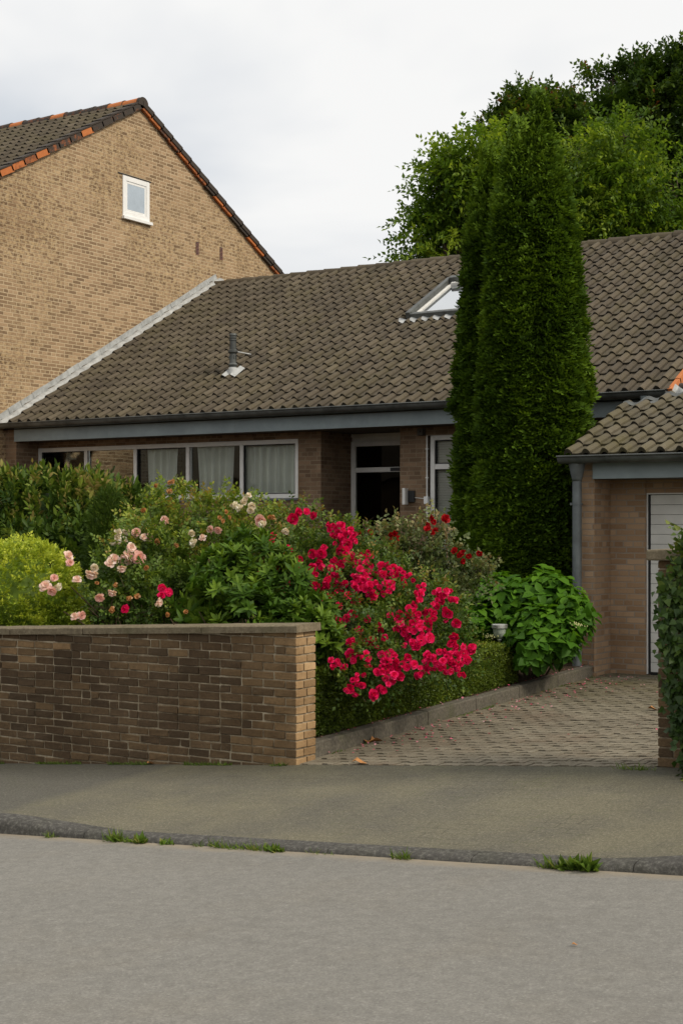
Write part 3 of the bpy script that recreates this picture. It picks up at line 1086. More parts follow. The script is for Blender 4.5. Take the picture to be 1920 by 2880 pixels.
# flashing where the roof meets the neighbour's gable
m = MB()
c, s_ = math.cos(PITCH), math.sin(PITCH)
s = -.05
rv = random.Random(8)
while s < 7.15:
    b = s + .36
    def q(sv, h):
        return (EY + sv * c - h * s_, EZ + sv * s_ + h * c)
    # upstand against the wall, in short lapped lengths
    h = .165 + rv.uniform(-.006, .006)
    yz = [q(s, .02), q(b + .01, .02), q(b + .01, h), q(s, h)]
    m.prism_x(yz, XL + .006, XL + .016 + .004 * (int(s * 3) % 2), .5)
    # flap dressed over the first tile
    n = 6
    k = len(m.v)
    for sv, lift in ((s - .02, .050), (s + .03, .066), (b, .045)):
        for i in range(n + 1):
            u = i / n
            x = XL + .02 + .20 * u
            m.v.append((x, *q(sv + .04 * math.sin(PI * u) * (lift == .05) * -1, lift + .028 * math.sin(PI * min(1, u * 1.15)) - .03 * u * u)))
    for i in range(2):
        for j in range(n):
            m.f.append((k + i * (n + 1) + j, k + i * (n + 1) + j + 1, k + (i + 1) * (n + 1) + j + 1, k + (i + 1) * (n + 1) + j)); m.t.append(.5); m.m.append(0)
    s += .3585
m.build('flashing', M['lead'], b_roof)

# window helper: frame with panes in the plane y
def window(parent, x0, x1, y, z0, z1, mull, fw=.055, gaskets=(), dep=.07, mat='frame', hor=None, glass='glass', sill=True, name='window'):
    m = MB()
    m.box(x0, x0 + fw, y - .012, y + dep, z0, z1)
    m.box(x1 - fw, x1, y - .012, y + dep, z0, z1)
    m.box(x0 + fw, x1 - fw, y - .010, y + dep, z1 - fw, z1)
    m.box(x0 + fw, x1 - fw, y - .010, y + dep, z0, z0 + fw)
    xs = [x0 + fw] + [q for mm in mull for q in (mm - fw / 2, mm + fw / 2)] + [x1 - fw]
    for mm in mull:
        m.box(mm - fw / 2, mm + fw / 2, y - .008, y + dep, z0 + fw, z1 - fw)
    rows = [(z0 + fw, z1 - fw)]
    if hor:
        rows = [(z0 + fw, hor - fw * .55), (hor + fw * .55, z1 - fw)]
        for i in range(0, len(xs), 2):
            m.box(xs[i], xs[i + 1], y - .006, y + dep, hor - fw * .55, hor + fw * .55)
    fo = m.build(name, M[mat], parent, bevel=.004, seg=1)
    k = 0
    for i in range(0, len(xs), 2):
        for (za, zb) in rows:
            if k in gaskets:
                g = MB()
                w = .016
                a, b = xs[i], xs[i + 1]
                g.box(a, a + w, y + .010, y + .045, za, zb)
                g.box(b - w, b, y + .010, y + .045, za, zb)
                g.box(a + w, b - w, y + .012, y + .045, zb - w, zb)
                g.box(a + w, b - w, y + .012, y + .045, za, za + w)
                g.build('gasket', M['gasket'], fo)
            p = MB()
            p.box(xs[i] + .002, xs[i + 1] - .002, y + .048, y + .054, za + .002, zb - .002)
            p.build('pane', M[glass], fo)
            k += 1
    if sill:
        s = MB()
        s.box(x0 - .02, x1 + .02, y - .06, y + .01, z0 - .035, z0 - .004)
        s.build('sill', M['zinc'], fo)
    return fo

WZ0, WZ1 = 2.465, 3.448
def xy_on(px, y):
    X = (px - CX) / FPX
    return y * (X * CS - SN) / (X * SN + CS)
mull = [xy_on(p / 1.633, FY) for p in (390, 616.5, 857.5, 1105)]
win = window(bung, -19.53, -13.70, FY + .03, WZ0, WZ1, mull, fw=.075, gaskets=(0, 2, 4))

def curtain(parent, x0, x1, y, z0, z1, amp=.05, wl=.17, seed=0, mat='curtain', name='curtain', gather=0.0):
    rg = random.Random(seed)
    n = max(24, int((x1 - x0) / .012))
    ph = rg.random() * 6
    nzv = 5
    v, f = [], []
    for j in range(nzv):
        t = j / (nzv - 1)
        for i in range(n + 1):
            u = i / n
            x = x0 + (x1 - x0) * u
            xx = x + gather * (1 - t) * (0.5 - u)
            a = amp * (.7 + .5 * mnoise.noise(Vector((x * 3, seed, 0))))
            yy = y + a * math.sin(2 * PI * (x / wl) + ph + 1.5 * mnoise.noise(Vector((x * 4, seed * 3, t))))
            v.append((xx, yy, z0 + (z1 - z0) * t))
    for j in range(nzv - 1):
        for i in range(n):
            f.append((j * (n + 1) + i, j * (n + 1) + i + 1, (j + 1) * (n + 1) + i + 1, (j + 1) * (n + 1) + i))
    m = MB()
    m.v, m.f, m.t, m.m = v, f, [.5] * len(f), [0] * len(f)
    return m.build(name, M[mat], parent, smooth=True)

cx = [xy_on(p / 1.633, FY + .25) for p in (268, 368, 695, 835, 925, 1088, 1130, 1345)]
curtain(win, cx[0], cx[1], FY + .175, 2.3, 3.44, seed=1)
curtain(win, cx[2], cx[3], FY + .175, 2.3, 3.44, seed=2, gather=.1)
curtain(win, cx[4] - .05, cx[5], FY + .175, 2.3, 3.44, seed=3, gather=.12)
curtain(win, cx[6], cx[7] + .12, FY + .175, 2.3, 3.44, seed=4)
m = MB()
m.tube([(-17.95, FY + .24, 2.47), (-17.95, FY + .24, 2.62)], [.05, .07], 14)
m.tube([(-17.95, FY + .24, 2.62), (-17.95, FY + .24, 2.74)], [.012, .012], 8)

# front door
door = thing  # (placeholder name kept out of the scene)
DY = 21.40
m = MB()
dx0, dx1 = -13.25, -11.90
m.box(dx0, dx0 + .085, DY - .02, DY + .07, .84, 3.42)
m.box(dx1 - .085, dx1, DY - .02, DY + .07, .84, 3.42)
m.box(dx0 + .085, dx1 - .085, DY - .018, DY + .07, 3.345, 3.42)
m.box(dx0 + .085, dx1 - .085, DY - .016, DY + .07, 2.905, 2.985)
m.box(dx0, dx1, DY - .02, DY + .07, 3.50, 3.554)
m.box(dx0, dx1, DY + .01, DY + .06, 3.421, 3.499)
dr = m.build('door', M['frame'], bung, bevel=.004, seg=1)
m = MB()
m.box(dx0 + .087, dx1 - .087, DY + .02, DY + .028, 2.987, 3.343)
m.build('pane', M['dark_glass'], dr)
m = MB()
m.box(dx0 + .087, dx1 - .087, DY + .02, DY + .028, .85, 2.903)
m.build('pane', M['dark_glass'], dr)
m = MB()
m.box(dx0 + .10, dx0 + .125, DY - .03, DY - .015, 1.70, 1.83)
m.box(dx0 + .10, dx0 + .20, DY - .06, DY - .045, 1.775, 1.79)
m.box(dx0 + .105, dx0 + .12, DY - .05, DY - .03, 1.775, 1.79)
m.build('handle', M['steel'], dr, bevel=.003, seg=1)
m = MB()
m.box(-12.48, -12.18, DY - .026, DY - .0165, 2.918, 2.972)
m.build('name_plate', M['black'], dr)

# tall window right of the door, with blinds
w2 = window(bung, -11.22, -9.60, FY + .02, .95, 3.42, [], fw=.075, gaskets=(0, 1), hor=2.93)
m = MB()
z = 1.0
while z < 3.35:
    for i in range(1):
        m.poly([(-11.15, FY + .10, z + .003), (-9.68, FY + .10, z + .003), (-9.68, FY + .112, z + .041), (-11.15, FY + .112, z + .041)])
    z += .040
m.build('blind', M['blind'], w2)
# cable conduit, junction box, sensor and wall lamp at the door pier
m = MB()
m.tube([(-11.262, FY - .02, .9), (-11.262, FY - .02, 3.42)], .014, 8)
for zz in (1.3, 1.75, 2.2, 2.75, 3.2):
    m.box(-11.283, -11.241, FY - .036, FY, zz, zz + .02)
cd = m.build('conduit', M['frame'], bung)
m = MB()
m.box(-11.30, -11.225, FY - .065, FY - .002, 2.345, 2.465)
m.build('junction_box', M['white'], cd, bevel=.008)
m = MB()
m.box(-11.40, -11.30, FY - .10, FY, 3.42, 3.53)
m.lathe((-11.35, FY - .105), [(0, 3.46), (.02, 3.46), (.02, 3.49), (0, 3.49)], 10)
m.build('motion_sensor', M['soffit'], bung, bevel=.006)
m = MB()
m.box(-11.60, -11.485, FY - .035, FY, 2.38, 2.56)
wl = m.build('wall_lamp', M['black'], bung, bevel=.004)
m = MB()
m.box(-11.655, -11.60, FY - .12, FY - .02, 2.34, 2.60)
m.build('lamp_shade', M['frame'], wl, bevel=.006)
m = MB()
m.tube([(-11.485, FY - .012, 2.45), (-11.30, FY - .012, 2.43)], .006, 6)
m.build('cable', M['frame'], wl)

# roof fittings -------------------------------------------------
def roof_pt(x, y, h=0):
    c, s_ = math.cos(PITCH), math.sin(PITCH)
    return Vector((x, y - h * s_, EZ + (y - EY) * tn + h * c))
vx, vy = -15.62, 21.25
vz = EZ + (vy - EY) * tn
m = MB()
m.lathe((vx, vy), [(.10, vz - .02), (.082, vz + .10), (.075, vz + .13), (.0745, vz + .13)], 18)
vb = m.build('vent_pipe', M['lead'], b_roof, smooth=True)
m = MB()
n = 8
base = []
for i in range(n + 1):
    u = i / n
    base.append((vx - .14 + .36 * u, .028 * math.sin(u * PI * 4)))
k = len(m.v)
for (dy, hh) in ((-.16, .06), (.15, .075)):
    for xx, b_ in base:
        p = roof_pt(xx, vy + dy, hh + b_)
        m.v.append(tuple(p))
for j in range(n):
    m.f.append((k + j, k + j + 1, k + n + 2 + j, k + n + 1 + j)); m.t.append(.5); m.m.append(0)
m.build('apron', M['lead'], vb)
m = MB()
m.lathe((vx, vy), [(.062, vz + .10), (.062, vz + .15), (.085, vz + .18), (.062, vz + .21), (.060, vz + .37), (.088, vz + .40), (.088, vz + .43), (.062, vz + .45),
                   (.058, vz + .60), (.07, vz + .605), (.07, vz + .625), (.056, vz + .63), (.056, vz + .645), (.07, vz + .65), (.07, vz + .67), (.056, vz + .675), (.056, vz + .69), (.072, vz + .695), (.066, vz + .73), (.0, vz + .735)], 20)
for i in range(10):
    a = 2 * PI * i / 10
    m.box(vx + .0635 * math.cos(a) - .006, vx + .0635 * math.cos(a) + .006, vy + .0635 * math.sin(a) - .006, vy + .0635 * math.sin(a) + .006, vz + .28, vz + .34)
m.build('flue', M['zinc_dark'], vb, smooth=False)
m = MB()
p0 = roof_pt(vx + .02, vy + .2, .05)
m.tube([(vx + .02, vy + .03, vz + .42), (p0.x + .06, p0.y + .25, vz + .40)], [.012, .012], 8)
m.build('brace', M['lead'], vb)

# skylight
sx0, sx1, sy0, sy1 = SKY
def rbox(m, x0, x1, ya, yb, h0, h1):
    pts = [roof_pt(x0, ya, h0), roof_pt(x1, ya, h0), roof_pt(x1, yb, h0), roof_pt(x0, yb, h0), roof_pt(x0, ya, h1), roof_pt(x1, ya, h1), roof_pt(x1, yb, h1), roof_pt(x0, yb, h1)]
    k = len(m.v)
    m.v += [tuple(p) for p in pts]
    for q in ((0, 1, 5, 4), (1, 2, 6, 5), (2, 3, 7, 6), (3, 0, 4, 7), (4, 5, 6, 7), (3, 2, 1, 0)):
        m.f.append(tuple(k + i for i in q)); m.t.append(.5); m.m.append(0)
m = MB()
w = .09
rbox(m, sx0, sx0 + w, sy0, sy1, -.02, .17)
rbox(m, sx1 - w, sx1, sy0, sy1, -.02, .17)
rbox(m, sx0 + w, sx1 - w, sy1 - w * 1.3, sy1, -.02, .20)
rbox(m, sx0 + w, sx1 - w, sy0, sy0 + w, -.02, .135)
sk = m.build('skylight', M['zinc_dark'], b_roof, bevel=.012)
m = MB()
a, b, cc, d = sx0 + w, sx1 - w, sy0 + w, sy1 - w * 1.3
rbox(m, a + .004, a + .06, cc, d, .02, .085)
rbox(m, b - .06, b - .004, cc, d, .02, .115)
rbox(m, a + .06, b - .06, d - .06, d, .02, .115)
rbox(m, a + .06, b - .06, cc, cc + .05, .02, .115)
m.build('sash', M['frame'], sk, bevel=.004)
m = MB()
rbox(m, a + .061, b - .061, cc + .051, d - .061, .05, .06)
m.build('pane', M['sky_glass'], sk)
m = MB()
n = 26
k = len(m.v)
for (dy, hh) in ((-.12, .050), (0.0, .06)):
    for i in range(n + 1):
        u = i / n
        xx = sx0 - .18 + (sx1 - sx0 + .36) * u
        m.v.append(tuple(roof_pt(xx, sy0 + dy + .02 * math.sin(u * 40) * (dy < 0), hh + .022 * math.sin((xx - XL) / .232 * 2 * PI - .2))))
for j in range(n):
    m.f.append((k + j, k + j + 1, k + n + 2 + j, k + n + 1 + j)); m.t.append(.5); m.m.append(0)
m.build('apron', M['lead'], sk, smooth=True)

# ------------------------------------------------------------------ garage
gar = thing('garage', 'tan brick garage with a white slatted door and a mossy tiled eave', 'garage', (-5.2, 18.0, .24))
GX = -7.05
m = MB()
m.prism_x([(16.40, -.2), (20.44, -.2), (20.44, 3.38), (18.15, 3.38), (16.40, 2.78)], GX, -6.80)
m.box(-6.80, -6.36, 16.90, 17.15, -.2, 2.552)
m.box(-6.36, -3.90, 16.93, 17.15, 2.395, 2.552)
m.box(-3.90, -3.30, 16.90, 17.15, -.2, 2.552)
m.prism_x([(16.40, -.2), (20.44, -.2), (20.44, 3.38), (18.15, 3.38), (16.40, 2.78)], -3.30, -3.05)
m.build('wall', M['garage_brick'], gar)
m = MB()
m.box(-6.80, -3.30, 16.37, 20.4, 2.553, 2.60)
m.build('soffit', M['soffit'], gar)
m = MB()
m.box(-6.795, -3.05, 16.335, 16.36, 2.555, 2.76)
m.build('fascia', M['fascia'], gar)
GP = math.radians(21)
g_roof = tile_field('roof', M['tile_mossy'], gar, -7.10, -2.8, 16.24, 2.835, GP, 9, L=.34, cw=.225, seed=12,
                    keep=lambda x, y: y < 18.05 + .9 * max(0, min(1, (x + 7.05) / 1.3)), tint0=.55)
m = MB()
t2 = math.tan(GP)
m.poly([(-7.06, 16.30, 2.82), (-3.0, 16.30, 2.82), (-3.0, 19.1, 2.82 + 2.8 * t2), (-5.75, 19.1, 2.82 + 2.8 * t2), (-7.06, 18.2, 2.82 + 1.9 * t2)])
m.poly([(-7.06, 18.2, 2.82 + 1.9 * t2), (-5.75, 19.1, 2.82 + 2.8 * t2), (-5.75, 20.44, 3.45), (-7.06, 20.44, 3.45)])
m.poly([(-5.75, 19.1, 2.82 + 2.8 * t2), (-3.0, 19.1, 2.82 + 2.8 * t2), (-3.0, 20.44, 3.45), (-5.75, 20.44, 3.45)])
m.build('roof_deck', M['zinc_dark'], g_roof)
gut = gutter('gutter', gar, -7.14, -2.8, 16.24 - .075, 2.815, .075, None, .9)
# zinc capping dressed over the top tiles
m = MB()
n = 60
k = len(m.v)
for lv in range(3):
    for i in range(n + 1):
        u = i / n
        xx = -7.08 + 1.5 * u
        yt = 18.02 + .9 * max(0, min(1, (xx + 7.05) / 1.3))
        zz = 2.835 + (yt - 16.24) * t2
        wv = .030 * math.sin((xx + 7.10) / .225 * 2 * PI)
        dy, dz = ((-.05, .035), (.01, .055), (.06, .0))[lv]
        m.v.append((xx, yt + dy, zz + dy * t2 + dz + wv * (.9 if lv < 2 else .2)))
for lv in range(2):
    for j in range(n):
        m.f.append((k + lv * (n + 1) + j, k + lv * (n + 1) + j + 1, k + (lv + 1) * (n + 1) + j + 1, k + (lv + 1) * (n + 1) + j)); m.t.append(.5); m.m.append(0)
m.build('capping', M['zinc_dark'], g_roof, smooth=True)
# crumpled lead and a clay ridge end at the corner of the two roofs
m = MB()
k = len(m.v)
n1, n2 = 10, 8
LA = [(1897, 1079), (1886, 1106), (1877, 1125), (1864, 1131)]
LB = [(1926, 1100), (1922, 1118), (1908, 1138), (1884, 1147)]
for i in range(n1 + 1):
    for j in range(n2 + 1):
        u, v_ = i / n1, j / n2 * 2.999
        q = int(v_)
        g = v_ - q
        ax_, ay_ = (LA[q][k_] * (1 - g) + LA[q + 1][k_] * g for k_ in (0, 1))
        bx_, by_ = (LB[q][k_] * (1 - g) + LB[q + 1][k_] * g for k_ in (0, 1))
        p = at(ax_ * (1 - u) + bx_ * u, ay_ * (1 - u) + by_ * u, 19.25 - .25 * j / n2 + .07 * mnoise.noise(Vector((u * 3, v_ * 1.6, 1))) + .05 * math.sin(u * 6))
        m.v.append(tuple(p))
for i in range(n1):
    for j in range(n2):
        a = k + i * (n2 + 1) + j
        m.f.append((a, a + 1, a + n2 + 2, a + n2 + 1)); m.t.append(.5); m.m.append(0)
m.build('lead_flashing', M['lead'], g_roof, smooth=True)
pe = at(1911, 1093, 19.6)
m = MB()
m.tube([(pe.x, pe.y, pe.z), (pe.x + 1.6, pe.y, pe.z)], .072, 20)
m.build('ridge_end', plain('dark_clay', (.05, .032, .026), .7), g_roof)
# downpipe with hopper
dxp, dyp = -6.955, 16.25
m = MB()
m.lathe((dxp, dyp), [(.055, .22), (.055, 2.60)], 20)
dp = m.build('downpipe', M['zinc'], gar, smooth=True)
m = MB()
m.lathe((dxp, dyp), [(.0545, 2.53), (.060, 2.53), (.062, 2.565), (.066, 2.575), (.098, 2.72), (.104, 2.735), (.104, 2.76), (.05, 2.765)], 22)
m.build('hopper', M['zinc'], dp, smooth=True)
for zz in (1.02, 2.25):
    m = MB()
    m.lathe((dxp, dyp), [(.056, zz), (.062, zz), (.062, zz + .022), (.056, zz + .022)], 18)
    m.box(dxp - .085, dxp - .055, dyp - .008, dyp + .008, zz - .004, zz + .026)
    m.box(dxp - .012, dxp + .012, dyp + .055, 16.41, zz + .002, zz + .020)
    m.build('bracket', M['zinc'], dp)
# garage door: horizontal slats with grooves
m = MB()
gx0, gx1 = -6.318, -3.94
z = .262
hgt = .1175
ns = 18
hgt = (2.372 - .262) / ns
for i in range(ns):
    za, zb = z + i * hgt, z + (i + 1) * hgt
    m.box(gx0, gx1, 16.962, 16.99, za + .002, zb - .002)
    if i % 1 == 0:
        m.box(gx0 + .001, gx1 - .001, 16.970, 16.988, za - .002, za + .002, mi=1)
gd = m.build('garage_door', [M['door_white'], M['gasket']], gar, bevel=.003, seg=1)
m = MB()
m.box(gx0 - .040, gx0 - .026, 16.935, 17.0, .24, 2.394)
m.box(gx1 + .026, gx1 + .04, 16.935, 17.0, .24, 2.394)
m.box(gx0 - .025, gx1 + .025, 16.937, 17.0, 2.380, 2.394)
m.build('frame', M['frame'], gd)
m = MB()
m.box(gx0 - .025, gx0 - .001, 16.95, 16.995, .24, 2.379)
m.box(gx1 + .001, gx1 + .025, 16.95, 16.995, .24, 2.379)
m.box(gx0, gx1, 16.955, 16.995, .225, .258)
m.build('seal', M['gasket'], gd)
m = MB()
m.box(gx0, gx1, 17.0, 17.1, .2, 2.39)
m.build('backing', M['interior'], gd)

# stub of the main gutter's downpipe behind the garage eave
m = MB()
m.lathe((-7.41, EY - .075), [(.055, .45), (.055, 3.74), (.075, 3.80)], 18)
m.build('downpipe', M['fascia'], bung, smooth=True)

# ------------------------------------------------------------------ neighbour's house
nb = thing('neighbour_house', 'two storey house with a tall yellow brown brick gable wall', 'house', (-24.5, 23.7, 0))
AY, AZ = 23.73, 10.62
NS = .554
NP = math.atan(NS)
NX = XL
ye0 = 17.2
ze0 = AZ - (AY - ye0) * NS
m = MB()
yz = [(ye0 + .3, -.8), (2 * AY - ye0 - .3, -.8), (2 * AY - ye0 - .3, ze0 + .16 - .02), (AY, AZ), (ye0 + .3, ze0 + .16 - .02)]
m.prism_x(yz, NX - .28, NX)
m.box(NX - 9.7, NX - .285, ye0 + .3, ye0 + .58, -.8, ze0)
m.box(NX - 9.7, NX - .285, 2 * AY - ye0 - .58, 2 * AY - ye0 - .3, -.8, ze0)
m.prism_x(yz, NX - 10, NX - 9.72)
m.build('wall', M['gable_brick'], nb)
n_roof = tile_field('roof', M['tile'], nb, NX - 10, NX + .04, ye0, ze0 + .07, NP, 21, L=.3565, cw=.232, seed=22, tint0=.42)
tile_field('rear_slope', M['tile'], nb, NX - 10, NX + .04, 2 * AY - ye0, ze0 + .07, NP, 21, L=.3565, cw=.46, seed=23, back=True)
m = MB()
m.poly([(NX - 10, ye0 + .05, ze0 + .06), (NX - .02, ye0 + .05, ze0 + .06), (NX - .02, AY, AZ + .03), (NX - 10, AY, AZ + .03)])
m.poly([(NX - 10, 2 * AY - ye0 - .05, ze0 + .06), (NX - .02, 2 * AY - ye0 - .05, ze0 + .06), (NX - .02, AY, AZ + .03), (NX - 10, AY, AZ + .03)][::-1])
m.build('roof_deck', M['soffit'], n_roof)
m = MB()
rg = random.Random(6)
x = NX - 10
rr0 = .12
while x < NX + .05:
    xe = min(x + .40, NX + .07)
    tt = .78 if rg.random() < .45 else .35
    k = len(m.v)
    n = 10
    for xx, rr in ((x, rr0 + .0), (xe - .05, rr0 + .012), (xe + .02, rr0 + .02)):
        for j in range(n + 1):
            a = PI * (-.08 + 1.16 * j / n)
            m.v.append((xx, AY + rr * 1.1 * math.cos(a), AZ + .06 + rr * math.sin(a)))
    for i in range(2):
        for j in range(n):
            m.f.append((k + i * (n + 1) + j, k + (i + 1) * (n + 1) + j, k + (i + 1) * (n + 1) + j + 1, k + i * (n + 1) + j + 1)); m.t.append(tt); m.m.append(0)
    m.f.append(tuple(k + 2 * (n + 1) + j for j in range(n + 1))); m.t.append(.3); m.m.append(0)
    x += .40
m.build('ridge', M['verge'], n_roof)
# verge tiles, clay red where clean and black where weathered
m = MB()
cN, sN = math.cos(NP), math.sin(NP)
for back in (False, True):
    s = 0.0
    while s < 7.4:
        def q(sv, h):
            yy = ye0 + sv * cN - h * sN
            return ((2 * AY - yy) if back else yy, ze0 + .07 + sv * sN + h * cN)
        a, b = s - .03, s + .365
        if not back:
            tt = rg.choice([.74, .68, .60, .50, .40]) if s < 5.6 else .33
        else:
            tt = rg.choice([.70, .62, .55, .45, .3])
        dz_ = .07 if not back else .09
        yz = [q(a, .040 if not back else .055), q(a, -dz_), q(b, -dz_ - .02), q(b, .028)]
        m.prism_x(yz if back else yz[::-1], NX + .012, NX + .075, tt)
        # dark roll tile above the flange
        yz = [q(a - .01, .085), q(a - .01, .056), q(b, .031), q(b, .06)]
        m.prism_x(yz if back else yz[::-1], NX - .1, NX + .085, .22)
        if back:
            yz = [q(a - .01, .056), q(a - .01, -.03), q(b - .05, -.05), q(b, .031)]
            m.prism_x(yz, NX + .076, NX + .10, .2)
        s += .3565
m.build('verge_tile', M['verge'], n_roof)
# gable window
wy0, wy1, wz0, wz1 = 23.17, 24.01, 8.30, 9.12
m = MB()
fw = .10
xo = NX + .022
m.box(NX - .05, xo, wy0, wy0 + fw, wz0, wz1)
m.box(NX - .05, xo, wy1 - fw, wy1, wz0, wz1)
m.box(NX - .05, xo - .002, wy0 + fw, wy1 - fw, wz1 - fw, wz1)
m.box(NX - .05, xo - .002, wy0 + fw, wy1 - fw, wz0, wz0 + fw)
nw = m.build('window', M['white'], nb, bevel=.006)
m = MB()
a, b, cc, d = wy0 + fw, wy1 - fw, wz0 + fw, wz1 - fw
w = .05
m.box(NX - .04, xo - .012, a + .004, a + w, cc, d)
m.box(NX - .04, xo - .012, b - w, b - .004, cc, d)
m.box(NX - .04, xo - .014, a + w, b - w, d - w, d)
m.box(NX - .04, xo - .014, a + w, b - w, cc, cc + w)
m.build('sash', M['white'], nw, bevel=.005)
m = MB()
m.box(NX + .001, NX + .006, a + w + .001, b - w - .001, cc + w + .001, d - w - .001)
m.build('pane', M['frosted'], nw)
m = MB()
m.box(NX + .001, NX + .07, wy0 - .02, wy1 + .05, wz0 - .065, wz0 - .004)
m.build('sill', M['white'], nw, bevel=.004)
m = MB()
m.box(NX + .001, NX + .012, wy0 - .14, wy1 + .06, wz1 + .012, wz1 + .034)
m.build('lintel', M['black'], nw)
for vy_, vz_ in ((25.64, 8.02), (26.50, 8.04)):
    m = MB()
    for i in range(9):
        m.box(NX + .001, NX + .010, vy_ - .055, vy_ + .055, vz_ - .135 + i * .03, vz_ - .135 + i * .03 + .012, mi=0)
    m.box(NX + .0005, NX + .002, vy_ - .055, vy_ + .055, vz_ - .14, vz_ + .14, mi=1)
    m.build('vent_brick', [plain('red_clay', (.26, .12, .09)), M['black']], nb)

# ------------------------------------------------------------------ house across the street (seen only as a reflection in the panes)
oh = thing('opposite_house', 'long brick house across the street mirrored in the bungalow windows', 'house', (-30, -18, -1.2))
m = MB()
m.box(-52, -14, -24, -15, -2.5, 4.2)
m.build('wall', M['house_brick'], oh)
m = MB()
m.prism_x([(-24.5, 4.1), (-14.4, 4.1), (-19.5, 7.6)], -52.3, -13.7)
m.build('roof', M['tile'], oh)
for i in range(9):
    x = -50 + i * 4.1
    m = MB()
    m.box(x, x + 1.7, -15.0, -14.96, 1.0, 2.6)
    fw_ = m.build('window', M['white'], oh)
    m = MB()
    m.box(x + .08, x + 1.62, -14.958, -14.95, 1.08, 2.52)
    m.build('pane', M['black'], fw_)

# ------------------------------------------------------------------ plants
TS, TB, TF = tmpl_small(), tmpl_big(), tmpl_plate()
TR = tmpl_small(.15, -.2, .45)
TBL = tmpl_blade()

def stems(parent, name, base, tips, r0=.02, mat='twig', n=6, bend=.15, seed=0):
    rg = random.Random(seed)
    m = MB()
    for tip in tips:
        tip = Vector(tip)
        b = Vector(base) + Vector((rg.uniform(-.12, .12), rg.uniform(-.12, .12), 0))
        mid = b.lerp(tip, .5) + Vector((rg.uniform(-bend, bend), rg.uniform(-bend, bend), rg.uniform(0, bend)))
        pts = [b, b.lerp(mid, .5) + Vector((0, 0, .02)), mid, mid.lerp(tip, .55), tip]
        m.tube(pts, [r0, r0 * .85, r0 * .65, r0 * .45, r0 * .25], n)
    return m.build(name, M[mat], parent)

